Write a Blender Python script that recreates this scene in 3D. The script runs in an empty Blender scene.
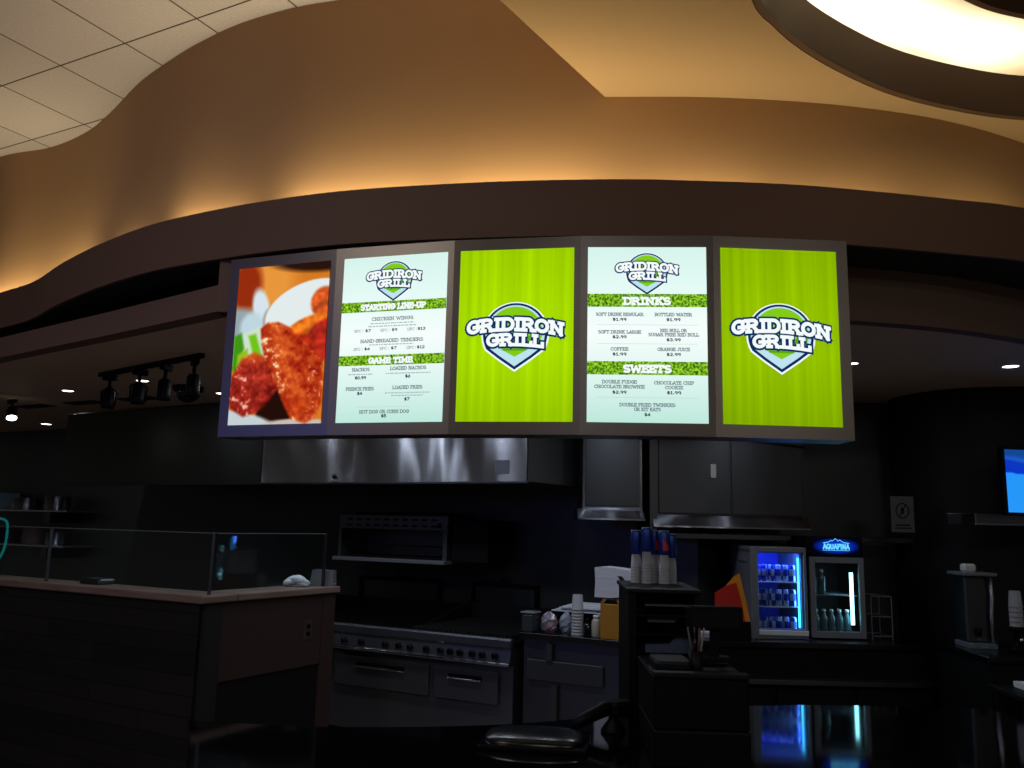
import bpy, math, random
import numpy as np
from mathutils import Vector, Matrix
random.seed(7)
S = bpy.context.scene
C = S.collection
R = math.radians
PI = math.pi

# ------------------------------------------------------------------ camera
EYE = 1.62
cam_d = bpy.data.cameras.new('camera')
cam = bpy.data.objects.new('camera', cam_d)
C.objects.link(cam)
cam_d.sensor_width = 36
cam_d.lens = 850 / 1024 * 36
cam_d.clip_start = 0.05
cam.matrix_world = (Matrix.Translation((0, 0, EYE)) @ Matrix.Rotation(R(90 + 9.5), 4, 'X')
                    @ Matrix.Rotation(R(1.32), 4, 'Z'))
S.camera = cam
# ------------------------------------------------------------------ world and exposure
w = bpy.data.worlds.new('room')
S.world = w
w.use_nodes = True
w.node_tree.nodes['Background'].inputs[0].default_value = (1, .93, .86, 1)
w.node_tree.nodes['Background'].inputs[1].default_value = 0.036
S.view_settings.view_transform = 'Standard'
S.view_settings.look = 'None'
S.view_settings.gamma = 1
S.view_settings.use_curve_mapping = False
S.view_settings.exposure = 0.0


def area(name, loc, aim, sx, sy, power, col, spread=180):
    l = bpy.data.lights.new(name, 'AREA')
    l.shape = 'RECTANGLE'
    l.size, l.size_y = sx, sy
    l.energy = power
    l.color = col
    l.spread = R(spread)
    o = bpy.data.objects.new(name, l)
    C.objects.link(o)
    o.location = loc
    d = Vector(aim) - Vector(loc)
    o.rotation_euler = d.to_track_quat('-Z', 'Y').to_euler()
    return o


# dining-room side: weak ceiling panels above and behind the viewer
area('dining_ceiling_light', (-3.2, .6, 4.35), (-3.2, .6, 0), 1.2, 1.2, 60, (1, .92, .82))
area('dining_ceiling_light', (-0.5, -2.5, 4.35), (-0.5, -2.5, 0), 1.2, 1.2, 60, (.95, .96, 1))
area('dining_ceiling_light', (3.0, -1.5, 3.75), (3.0, -1.5, 0), 1.2, 1.2, 45, (1, .94, .86))
area('added_blue_light', (-4.3, 1.3, 2.45), (-1.0, 3.85, 2.2), 1.7, .8, 9, (.1, .16, 1))  # unseen blue light added to tint the left of the board frame
# hidden cool lamps added under the kitchen ceiling to streak hood and brighten shelf
for _x, _y, _p in ((-1.75, 6.2, 2.6), (-1.5, 5.95, 3.6), (-1.05, 5.6, 1.6), (-.72, 5.45, 2.2), (-.42, 5.3, 1.6), (-.2, 5.2, 3.2), (.25, 5.0, 1.8), (.85, 5.2, 3.4), (1.9, 5.3, 1.6), (-4.4, 8.6, 3)):
    area('added_kitchen_lamp', (_x, _y, 2.64), (_x, _y, 0), .06, .06, _p, (.80, .88, 1))
WARM = (1, .80, .47)


# ------------------------------------------------------------------ helpers
def srgb(r, g, b, a=1):
    f = lambda c: (c / 255 / 12.92) if c / 255 <= .04045 else ((c / 255 + .055) / 1.055) ** 2.4
    return (f(r), f(g), f(b), a)


def catmull(P, n=8):
    P = [Vector(p) for p in P]
    out = []
    for i in range(len(P) - 1):
        p0 = P[i - 1] if i else 2 * P[0] - P[1]
        p1, p2 = P[i], P[i + 1]
        p3 = P[i + 2] if i + 2 < len(P) else 2 * P[-1] - P[-2]
        for k in range(n):
            t = k / n
            out.append(.5 * ((2 * p1) + (p2 - p0) * t + (2 * p0 - 5 * p1 + 4 * p2 - p3) * t * t
                             + (3 * p1 - p0 - 3 * p2 + p3) * t ** 3))
    out.append(P[-1])
    return out


class MB:
    """collects shapes and links them as one mesh object"""

    def __init__(s):
        s.v = []
        s.f = []
        s.sm = []

    def add(s, vs, fs, smooth=False):
        o = len(s.v)
        s.v += [tuple(v) for v in vs]
        s.f += [tuple(i + o for i in f) for f in fs]
        s.sm += [smooth] * len(fs)
        return s

    def box(s, x0, x1, y0, y1, z0, z1, bev=0.0):
        if bev <= 0:
            vs = [(x, y, z) for z in (z0, z1) for x, y in ((x0, y0), (x1, y0), (x1, y1), (x0, y1))]
            return s.add(vs, [(3, 2, 1, 0), (4, 5, 6, 7), (0, 1, 5, 4), (1, 2, 6, 5), (2, 3, 7, 6), (3, 0, 4, 7)])
        b = min(bev, (x1 - x0) / 2.01, (y1 - y0) / 2.01, (z1 - z0) / 2.01)
        oct8 = lambda e: [(x0 + b + e, y0 + e), (x1 - b - e, y0 + e), (x1 - e, y0 + b + e), (x1 - e, y1 - b - e), (x1 - b - e, y1 - e),
                          (x0 + b + e, y1 - e), (x0 + e, y1 - b - e), (x0 + e, y0 + b + e)]
        rings = [(b * .6, z0), (0, z0 + b), (0, z1 - b), (b * .6, z1)]
        vs = [(x, y, z) for e, z in rings for x, y in oct8(e)]
        fs = [tuple(range(7, -1, -1)), tuple(range(24, 32))]
        for r in range(3):
            for i in range(8):
                j = (i + 1) % 8
                fs.append((r * 8 + i, r * 8 + j, r * 8 + 8 + j, r * 8 + 8 + i))
        return s.add(vs, fs)

    def lathe(s, prof, cx=0, cy=0, cz=0, n=20, axis='z', smooth=True, caps=True):
        vs = []
        for r, h in prof:
            for k in range(n):
                a = 2 * PI * k / n
                p = (r * math.cos(a), r * math.sin(a), h)
                if axis == 'y':
                    p = (p[0], p[2], p[1])
                elif axis == 'x':
                    p = (p[2], p[0], p[1])
                vs.append((p[0] + cx, p[1] + cy, p[2] + cz))
        fs = []
        m = len(prof)
        for i in range(m - 1):
            for k in range(n):
                j = (k + 1) % n
                fs.append((i * n + k, i * n + j, i * n + n + j, i * n + n + k))
        s.add(vs, fs, smooth)
        if caps:
            o = len(s.v) - len(vs)
            s.f += [tuple(o + k for k in reversed(range(n))), tuple(o + (m - 1) * n + k for k in range(n))]
            s.sm += [False, False]
        return s

    def tube(s, pts, r, n=10):
        pts = [Vector(p) for p in pts]
        vs = []
        for i, p in enumerate(pts):
            d = (pts[min(i + 1, len(pts) - 1)] - pts[max(i - 1, 0)]).normalized()
            a = d.cross(Vector((0, 0, 1)))
            if a.length < .1:
                a = d.cross(Vector((0, 1, 0)))
            a.normalize()
            b = d.cross(a)
            rr = r[i] if isinstance(r, (list, tuple)) else r
            for k in range(n):
                t = 2 * PI * k / n
                vs.append(p + a * rr * math.cos(t) + b * rr * math.sin(t))
        fs = [(i * n + k, i * n + (k + 1) % n, i * n + n + (k + 1) % n, i * n + n + k) for i in range(len(pts) - 1) for k in range(n)]
        fs += [tuple(reversed(range(n))), tuple((len(pts) - 1) * n + k for k in range(n))]
        return s.add(vs, fs, True)

    def ribbon(s, P, z0, z1, th=.02, smooth=True):
        """vertical wall following plan curve P, thickness th to the left of travel direction"""
        P = [Vector((p[0], p[1])) for p in P]
        n = len(P)
        Q = []
        for i in range(n):
            d = (P[min(i + 1, n - 1)] - P[max(i - 1, 0)]).normalized()
            Q.append(P[i] + Vector((-d.y, d.x)) * th)
        z0f = z0 if callable(z0) else (lambda p: z0)
        z1f = z1 if callable(z1) else (lambda p: z1)
        A = [(p.x, p.y, z0f(p)) for p in P] + [(p.x, p.y, z1f(p)) for p in P]
        B = [(q.x, q.y, z0f(p)) for p, q in zip(P, Q)] + [(q.x, q.y, z1f(p)) for p, q in zip(P, Q)]
        s.add(A, [(i, i + 1, n + i + 1, n + i) for i in range(n - 1)], smooth)
        s.add(B, [(i + 1, i, n + i, n + i + 1) for i in range(n - 1)], smooth)
        s.add(A[n:] + B[n:], [(i, i + 1, n + i + 1, n + i) for i in range(n - 1)])
        s.add(A[:n] + B[:n], [(i + 1, i, n + i, n + i + 1) for i in range(n - 1)])
        s.add([A[0], B[0], B[n], A[n]], [(0, 1, 2, 3)])
        s.add([A[n - 1], B[n - 1], B[2 * n - 1], A[2 * n - 1]], [(3, 2, 1, 0)])
        return s

    def slab(s, poly, z0, z1):
        n = len(poly)
        vs = [(p[0], p[1], z0) for p in poly] + [(p[0], p[1], z1) for p in poly]
        fs = [tuple(reversed(range(n))), tuple(range(n, 2 * n))] + [(i, (i + 1) % n, n + (i + 1) % n, n + i) for i in range(n)]
        return s.add(vs, fs)

    def strip(s, A, B, z0, z1):
        """slab between two plan curves of equal length"""
        n = len(A)
        vs = [(p[0], p[1], z) for z in (z0, z1) for p in list(A) + list(B)]
        fs = []
        for i in range(n - 1):
            fs.append((i, n + i, n + i + 1, i + 1))
            o = 2 * n
            fs.append((o + i, o + i + 1, o + n + i + 1, o + n + i))
            fs.append((i, i + 1, o + i + 1, o + i))
            fs.append((n + i + 1, n + i, o + n + i, o + n + i + 1))
        fs.append((0, 2 * n, 3 * n, n))
        fs.append((n - 1, 2 * n - 1, 4 * n - 1, 3 * n - 1))
        return s.add(vs, fs)

    def prism_y(s, poly, y0, y1):
        """polygon in x,z extruded along y"""
        n = len(poly)
        vs = [(p[0], y0, p[1]) for p in poly] + [(p[0], y1, p[1]) for p in poly]
        fs = [tuple(range(n)), tuple(reversed(range(n, 2 * n)))] + [((i + 1) % n, i, n + i, n + (i + 1) % n) for i in range(n)]
        return s.add(vs, fs)

    def prism_x(s, poly, x0, x1):
        n = len(poly)
        vs = [(x0, p[0], p[1]) for p in poly] + [(x1, p[0], p[1]) for p in poly]
        fs = [tuple(reversed(range(n))), tuple(range(n, 2 * n))] + [(i, (i + 1) % n, n + (i + 1) % n, n + i) for i in range(n)]
        return s.add(vs, fs)

    def build(s, name, mat, parent=None, loc=(0, 0, 0), rz=0, label=None):
        me = bpy.data.meshes.new(name)
        me.from_pydata(s.v, [], s.f)
        me.polygons.foreach_set('use_smooth', s.sm)
        me.materials.append(mat)
        me.update()
        o = bpy.data.objects.new(name, me)
        C.objects.link(o)
        o.parent = parent
        o.location = loc
        o.rotation_euler = (0, 0, rz)
        if label:
            o['label'] = label
        return o


def tag(o, label, cat, group=None, kind=None):
    o['label'] = label
    o['category'] = cat
    if group:
        o['group'] = group
    if kind:
        o['kind'] = kind
    return o


def thing(name, label, cat, loc=(0, 0, 0), rz=0, group=None):
    o = bpy.data.objects.new(name, None)
    o.empty_display_size = .05
    C.objects.link(o)
    o.location = loc
    o.rotation_euler = (0, 0, rz)
    return tag(o, label, cat, group)


def struct(o):
    o['kind'] = 'structure'
    return o


def copy_tree(o, parent=None):
    c = o.copy()
    C.objects.link(c)
    c.parent = parent
    for ch in list(o.children):
        copy_tree(ch, c)
    return c


# kitchen axes: the back line runs 29 degrees off the picture
KA = R(-29)
KU = Vector((math.cos(KA), math.sin(KA)))
KV = Vector((-math.sin(KA), math.cos(KA)))


def K(s, t, z=0):
    p = KU * s + KV * t
    return (p.x, p.y, z)


# ------------------------------------------------------------------ materials
def mat(name, col, rough=.6, metal=0, spec=.5, bump=None, emit=None, estr=1, aniso=0, coat=0, var=None):
    m = bpy.data.materials.new(name)
    m.use_nodes = True
    nt = m.node_tree
    b = nt.nodes['Principled BSDF']
    b.inputs['Base Color'].default_value = col
    b.inputs['Roughness'].default_value = rough
    b.inputs['Metallic'].default_value = metal
    b.inputs['Specular IOR Level'].default_value = spec
    b.inputs['Coat Weight'].default_value = coat
    if aniso:
        b.inputs['Anisotropic'].default_value = aniso
        tg = nt.nodes.new('ShaderNodeTangent')
        tg.direction_type = 'RADIAL'
        tg.axis = 'Z'
        b.inputs['Anisotropic Rotation'].default_value = .25
        nt.links.new(tg.outputs[0], b.inputs['Tangent'])
    if emit:
        b.inputs['Emission Color'].default_value = emit
        b.inputs['Emission Strength'].default_value = estr
    tc = nt.nodes.new('ShaderNodeTexCoord')
    if var:  # var = (scale vector, second colour)
        mp = nt.nodes.new('ShaderNodeMapping')
        mp.inputs['Scale'].default_value = var[0]
        nt.links.new(tc.outputs['Object'], mp.inputs[0])
        n = nt.nodes.new('ShaderNodeTexNoise')
        n.inputs['Scale'].default_value = 1
        n.inputs['Detail'].default_value = 4
        nt.links.new(mp.outputs[0], n.inputs['Vector'])
        rp = nt.nodes.new('ShaderNodeValToRGB')
        rp.color_ramp.elements[0].position = .35
        rp.color_ramp.elements[1].position = .65
        rp.color_ramp.elements[0].color = col
        rp.color_ramp.elements[1].color = var[1]
        nt.links.new(n.outputs['Fac'], rp.inputs[0])
        nt.links.new(rp.outputs[0], b.inputs['Base Color'])
    if bump:  # list of (scale vector, strength, distance)
        prev = None
        for sc, st, di in bump:
            mp = nt.nodes.new('ShaderNodeMapping')
            mp.inputs['Scale'].default_value = sc
            nt.links.new(tc.outputs['Object'], mp.inputs[0])
            n = nt.nodes.new('ShaderNodeTexNoise')
            n.inputs['Scale'].default_value = 1
            n.inputs['Detail'].default_value = 2
            nt.links.new(mp.outputs[0], n.inputs['Vector'])
            bp = nt.nodes.new('ShaderNodeBump')
            bp.inputs['Strength'].default_value = st
            bp.inputs['Distance'].default_value = di
            nt.links.new(n.outputs['Fac'], bp.inputs['Height'])
            if prev:
                nt.links.new(prev.outputs[0], bp.inputs['Normal'])
            prev = bp
        nt.links.new(prev.outputs[0], b.inputs['Normal'])
    return m


def emis(name, col, strength=1):
    m = bpy.data.materials.new(name)
    m.use_nodes = True
    nt = m.node_tree
    nt.nodes.remove(nt.nodes['Principled BSDF'])
    e = nt.nodes.new('ShaderNodeEmission')
    e.inputs[0].default_value = col
    e.inputs[1].default_value = strength
    nt.links.new(e.outputs[0], nt.nodes['Material Output'].inputs[0])
    return m


def glass_mat(name, tint=(.93, .98, .98, 1), op=.022):
    m = bpy.data.materials.new(name)
    m.use_nodes = True
    nt = m.node_tree
    nt.nodes.remove(nt.nodes['Principled BSDF'])
    tr = nt.nodes.new('ShaderNodeBsdfTransparent')
    tr.inputs[0].default_value = tint
    gl = nt.nodes.new('ShaderNodeBsdfGlossy')
    gl.inputs['Roughness'].default_value = .02
    mx = nt.nodes.new('ShaderNodeMixShader')
    mx.inputs[0].default_value = op
    nt.links.new(tr.outputs[0], mx.inputs[1])
    nt.links.new(gl.outputs[0], mx.inputs[2])
    nt.links.new(mx.outputs[0], nt.nodes['Material Output'].inputs[0])
    return m


M_tan = mat('tan_wall_paint', srgb(180, 144, 102), .75, spec=.2, bump=[((40, 40, 40), .08, .002)])
M_soffit = mat('tan_soffit_paint', srgb(166, 140, 104), .8, spec=.15)
M_brown = mat('brown_fascia_paint', srgb(106, 82, 68), .6, spec=.3)
M_ring = mat('brown_ring_paint', srgb(84, 62, 46), .7, spec=.2)
M_cream = mat('cream_tray_paint', srgb(235, 226, 200), .8)
M_kceil = mat('taupe_kitchen_ceiling', srgb(206, 180, 158), .7, spec=.2)
M_beam = mat('taupe_beam_paint', srgb(112, 90, 78), .7, spec=.2)
M_cavity = mat('cavity_shade_vent_grey', srgb(50, 53, 54), .8, spec=.1)  # dark tone puts shade into the trough underside; also colours the vents
M_blackwall = mat('black_wall_paint', srgb(20, 20, 21), .6, spec=.2)
M_frame = mat('brushed_grey_frame', srgb(120, 112, 106), .38, metal=.85, aniso=.4)
M_blackp = mat('black_plastic', srgb(6, 6, 7), .5, spec=.12)
M_blackg = mat('glossy_black_plastic', srgb(10, 10, 12), .12)
M_dark = mat('dark_enamel', srgb(14, 14, 16), .5, spec=.2)
M_steel = mat('brushed_steel', srgb(188, 191, 202), .25, metal=1, aniso=.95, bump=[((2.6, 2.6, .9), .55, .03), ((2, 2, 260), .1, .001)])
M_steeld = mat('worn_dark_steel', srgb(86, 88, 92), .4, metal=1, aniso=.5, bump=[((2, 2, 1), .3, .02)])
M_steelf = mat('fridge_grey_metal', srgb(120, 124, 130), .5, metal=.3)
M_tile = mat('dark_wall_panel', srgb(60, 62, 62), .35, metal=.4, bump=[((1.3, 1.3, .6), .3, .02)])
M_top = mat('worktop_steel', srgb(70, 72, 76), .25, metal=1)
M_counter = mat('polished_black_stone', srgb(6, 6, 7), .07, spec=.55)
M_counterb = mat('black_counter_panel', srgb(9, 9, 9), .6, spec=.2)
M_ledge = mat('laminate_ledge', srgb(128, 108, 98), .55, spec=.25, var=((3, 3, 30), srgb(108, 90, 80)))
M_pinkwall = mat('taupe_panel', srgb(58, 44, 41), .6, spec=.2)
M_glass = glass_mat('clear_glass')
M_white = mat('white_plastic', srgb(215, 215, 212), .5)
M_cloth = mat('white_cloth', srgb(225, 228, 235), .8, bump=[((60, 60, 60), .3, .003)])
M_floor = mat('dark_floor_tile', srgb(120, 106, 94), .6)
M_lamp = emis('lamp_disc', (1, .95, .88, 1), 6)
M_grey = mat('grey_plastic', srgb(120, 122, 128), .5)
M_rackm = mat('dim_grey_metal', srgb(62, 64, 66), .5, metal=.4)
M_dgrey = mat('dull_grey_card', srgb(58, 60, 64), .6)
M_paperc = mat('grey_white_paper', srgb(150, 150, 156), .6)
M_rubber = mat('black_rubber', srgb(12, 12, 12), .7)


def plank_mat():
    m = mat('dark_wood_planks', srgb(30, 27, 26), .6, spec=.3, bump=[((2, 2, 40), .3, .004)])
    nt = m.node_tree
    tc = [n for n in nt.nodes if n.type == 'TEX_COORD'][0]
    sep = nt.nodes.new('ShaderNodeSeparateXYZ')
    cmb = nt.nodes.new('ShaderNodeCombineXYZ')
    nt.links.new(tc.outputs['Object'], sep.inputs[0])
    nt.links.new(sep.outputs['X'], cmb.inputs['X'])
    nt.links.new(sep.outputs['Z'], cmb.inputs['Y'])
    br = nt.nodes.new('ShaderNodeTexBrick')
    br.inputs['Color1'].default_value = srgb(15, 14, 14)
    br.inputs['Color2'].default_value = srgb(27, 25, 24)
    br.inputs['Mortar'].default_value = srgb(7, 7, 7)
    br.inputs['Scale'].default_value = 1
    br.inputs['Mortar Size'].default_value = .004
    br.inputs['Brick Width'].default_value = .9
    br.inputs['Row Height'].default_value = .11
    nt.links.new(cmb.outputs[0], br.inputs['Vector'])
    nt.links.new(br.outputs['Color'], nt.nodes['Principled BSDF'].inputs['Base Color'])
    return m


def tile_mat():
    m = mat('acoustic_ceiling_tile', srgb(205, 198, 184), .9, spec=.1)
    nt = m.node_tree
    tc = [n for n in nt.nodes if n.type == 'TEX_COORD'][0]
    mp = nt.nodes.new('ShaderNodeMapping')
    mp.vector_type = 'TEXTURE'
    mp.inputs['Location'].default_value = (-2.872, 4.931, 0)
    mp.inputs['Rotation'].default_value = (0, 0, R(-27.3))
    nt.links.new(tc.outputs['Object'], mp.inputs[0])
    br = nt.nodes.new('ShaderNodeTexBrick')
    br.offset = 0
    br.inputs['Color1'].default_value = srgb(208, 202, 202)
    br.inputs['Color2'].default_value = srgb(200, 194, 194)
    br.inputs['Mortar'].default_value = srgb(86, 78, 68)
    br.inputs['Scale'].default_value = 1
    br.inputs['Mortar Size'].default_value = .006
    br.inputs['Mortar Smooth'].default_value = .2
    br.inputs['Brick Width'].default_value = .59
    br.inputs['Row Height'].default_value = .60
    nt.links.new(mp.outputs[0], br.inputs['Vector'])
    n = nt.nodes.new('ShaderNodeTexNoise')
    n.inputs['Scale'].default_value = 60
    nt.links.new(tc.outputs['Object'], n.inputs['Vector'])
    mx = nt.nodes.new('ShaderNodeMixRGB')
    mx.blend_type = 'MULTIPLY'
    mx.inputs[0].default_value = .25
    nt.links.new(br.outputs['Color'], mx.inputs[1])
    nt.links.new(n.outputs['Fac'], mx.inputs[2])
    nt.links.new(mx.outputs[0], nt.nodes['Principled BSDF'].inputs['Base Color'])
    return m


# ------------------------------------------------------------------ the room shell
KC = 2.66
FB = [(-6.2, 7.5), (-5.2, 6.9), (-4.4, 6.45), (-3.67, 5.93), (-3.29, 5.64), (-2.87, 5.2), (-2.43, 4.79), (-2.0, 4.45), (-1.64, 4.24), (-1.27, 4.06),
      (-.9, 3.92), (-.55, 3.83), (-.02, 3.735), (.49, 3.685), (.84, 3.683), (1.26, 3.70), (1.654, 3.755),
      (2.066, 3.83), (2.44, 3.91), (3.1, 4.15), (3.9, 4.6), (4.8, 5.3)]
WB = [(-6.2, 8.2), (-5.3, 7.4), (-4.7, 6.75), (-4.06, 6.32), (-3.57, 6.13), (-3.17, 5.86), (-2.86, 5.56), (-2.46, 5.12), (-2.15, 4.84), (-1.89, 4.63),
      (-1.52, 4.39), (-1.03, 4.2), (-.3, 4.09), (.44, 4.05), (.925, 4.03), (1.39, 4.05), (1.83, 4.11), (2.3, 4.23),
      (2.83, 4.46), (3.5, 4.85), (4.2, 5.4), (4.8, 6.0)]
FC = catmull([(x, y, 0) for x, y in FB], 8)
WC = catmull([(x, y, 0) for x, y in WB], 8)
struct(MB().box(-9, 6, -4, 12, -.05, 0).build('floor', M_floor))
struct(MB().box(-8, 6, -4, 8.4, 4.4, 4.45).build('ceiling', tile_mat()))
WL = [p for p in WC if p.x <= .4431]
WR = [WL[-1]] + [p for p in WC if p.x > .4431]
struct(MB().ribbon(WL, 2.96, 4.4, .05).build('wall_upper', M_tan))
struct(MB().ribbon(WR, 2.96, 3.83, .05).build('wall_upper', M_tan))
struct(MB().ribbon([(p.x, p.y + .7) for p in WC], KC + .035, 4.4, .05).build('cavity_light_stop', M_cavity))  # added behind the gap to stop stray world light showing through
struct(MB().ribbon(FC, 2.93, 3.2, .02).build('trim_1', M_brown))
FC2 = [Vector((p.x, p.y)) for p in FC]
nseg = len(FC)
struct(MB().strip([(p.x, p.y + .022) for p in FC], [(p.x, p.y + .04) for p in WC], 2.935, 2.96).build('trim_2', M_cavity))
# low soffit with a curved lip around a lit tray
tray = catmull([(.70, 2.2, 0), (.80, 2.75, 0), (.998, 3.217, 0), (1.127, 3.375, 0), (1.282, 3.53, 0), (1.536, 3.725, 0), (1.887, 3.935, 0), (2.263, 4.075, 0),
                (2.655, 4.16, 0), (3.2, 4.16, 0), (3.8, 4.0, 0)], 6)
wall_edge = [p for p in WC if p.x >= .443]
soff = MB()
left = [(-.95, 2.0), (-.088, 3.258), (.443, 4.052)]
poly = [(p.x, p.y) for p in tray]
# soffit split into two plates: wall side and the left side
A = [(p.x, p.y) for p in tray]
# outer boundary with same count
outer = [(-.95, 2.0), (-.6, 2.5), (-.088, 3.258), (.18, 3.66), (.443, 4.052)] + [(p.x, p.y + .02) for p in wall_edge[1:]]
# resample both by arc length


def resample(P, n):
    P = [Vector((p[0], p[1])) for p in P]
    L = [0]
    for i in range(1, len(P)):
        L.append(L[-1] + (P[i] - P[i - 1]).length)
    out = []
    for k in range(n):
        d = L[-1] * k / (n - 1)
        i = max(j for j in range(len(L)) if L[j] <= d + 1e-9)
        i = min(i, len(P) - 2)
        t = (d - L[i]) / max(1e-9, L[i + 1] - L[i])
        out.append(P[i].lerp(P[i + 1], min(1, t)))
    return out


o1 = resample(outer, 61)
ix = min(range(61), key=lambda i: (o1[i] - Vector((.443, 4.052))).length)
o1[ix] = Vector((.443, 4.052))
t1 = resample(A, 61)
t1 = [p + Vector((-(t1[min(i + 1, 60)] - t1[max(i - 1, 0)]).normalized().y, (t1[min(i + 1, 60)] - t1[max(i - 1, 0)]).normalized().x)) * .035 for i, p in enumerate(t1)]
struct(MB().strip([(p.x, p.y) for p in t1], [(p.x, p.y) for p in o1], 3.8, 3.84).build('ceiling', M_soffit))
# front edge of the soffit (its left face rises to the tile ceiling)
struct(MB().ribbon([(.443, 4.05), (.18, 3.66), (-.088, 3.258), (-.6, 2.5), (-.95, 2.0)], 3.84, 4.4, -.03).build('wall_soffit', M_tan))
tr2 = catmull([(p.x, p.y, 0) for p in tray[::3]], 3)
struct(MB().ribbon([(p.x, p.y) for p in tray], 3.8, 4.035, .03).build('trim_3', M_ring))
# tray ceiling above the lip and its outer wall
offt = []
for i, p in enumerate(tray):
    d = (tray[min(i + 1, len(tray) - 1)] - tray[max(i - 1, 0)]).normalized()
    offt.append((p.x - d.y * .55, p.y + d.x * .55))
struct(MB().ribbon(offt, 3.84, 4.24, .03).build('wall_tray', M_cream))
struct(MB().slab([(.1, 1.6), (4.6, 1.6), (4.6, 4.9), (2.0, 4.9), (1.0, 4.5), (.3, 3.8), (.1, 2.6)], 4.24, 4.26).build('ceiling', M_cream))
inner = catmull([(1.4, 2.6, 0), (1.544, 3.123, 0), (1.815, 3.345, 0), (2.085, 3.515, 0), (2.324, 3.60, 0), (2.6, 3.64, 0), (3.2, 3.6, 0)], 6)
struct(MB().ribbon([(p.x, p.y) for p in inner], 4.02, 4.24, .03).build('trim_4', M_ring))
# kitchen ceiling, beam, walls
beam = [(-6.6, 8.05), (-3.42, 5.6), (-2.4, 4.86), (-1.51, 4.20)]
struct(MB().ribbon(beam[:1] + beam[1:], KC, 2.80, .1, False).build('trim_5', M_beam))
rb = [(-1.51, 4.20), (-1.3, 4.18)] + [(p.x, p.y + .0) for p in WC if -1.15 < p.x < 4.6]
struct(MB().ribbon(rb, KC, 2.935, .08, False).build('trim_6', M_beam))
kc_poly = [(-6.54, 8.13), (-3.36, 5.68), (-1.45, 4.29)] + [(p.x, p.y + .082) for p in WC if -1.0 < p.x < 4.6][::3] + [(4.8, 6), (4.8, 9), (-2, 11.5), (-8.5, 12.5)]
struct(MB().slab(kc_poly, KC, KC + .03).build('ceiling', M_kceil))
bw0, bw1 = K(-12, 6.35), K(-1.9, 6.35)
struct(MB().ribbon([bw0[:2], bw1[:2], (1.75, 6.78), (3.25, 6.72)], 0, KC, .08, False).build('wall_back', M_tile))
rw = catmull([(3.02, 6.75, 0), (2.94, 6.5, 0), (2.98, 6.25, 0), (3.12, 6.0, 0), (3.4, 5.85, 0), (3.9, 5.78, 0), (4.6, 5.75, 0)], 6)
struct(MB().ribbon([(p.x, p.y) for p in rw], 0, KC, .06).build('wall_right', M_blackwall))
lw = [K(-12, 6.35)[:2], K(-12, 3.2)[:2]]

# ---- cove lamps in the trough between the fascia and the tan wall


def mid(i):
    return Vector(((FC[i].x + WC[i].x) / 2, (FC[i].y + WC[i].y) / 2))


def cove(px_x, ln, power):
    i = min(range(nseg), key=lambda k: abs((FC[k].x + WC[k].x) / 2 - px_x))
    m = Vector((FC[i].x * .27 + WC[i].x * .73, FC[i].y * .27 + WC[i].y * .73))
    d = (mid(min(i + 1, nseg - 1)) - mid(max(0, i - 1))).normalized()
    o = area('cove_lamp', (m.x, m.y, 3.13), (m.x, m.y, 5), ln, .05, power, WARM)
    o.rotation_euler = (PI, 0, math.atan2(-d.y, d.x) * -1)
    return o


for x, ln, pw in ((-4.6, .9, 4.4), (-3.75, .6, 4.0), (-3.1, .6, 5.4), (-2.35, .5, 1.6), (-1.6, .6, 6.4), (-.75, .8, 6.2), (.1, .8, 6.8), (.9, .7, 3.4), (1.65, .7, 2.2), (2.4, .7, 1.7),
                  (3.2, .8, 1.3)):
    cove(x, ln, pw)
# tray lamps on top of the lip
for i in (8, 18, 27, 36, 45, 54):
    p, q = tray[i], offt[i]
    area('tray_lamp', (p.x * .75 + q[0] * .25, p.y * .75 + q[1] * .25, 3.93), (p.x + .15, p.y - .15, 4.24), .5, .06, 6, (1, .9, .70))

# ------------------------------------------------------------------ stroke lettering (slab serif)
def arc(cx, cy, rx, ry, a0, a1, n=10):
    return [(cx + rx * math.cos(R(a0 + (a1 - a0) * i / n)), cy + ry * math.sin(R(a0 + (a1 - a0) * i / n))) for i in range(n + 1)]


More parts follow.
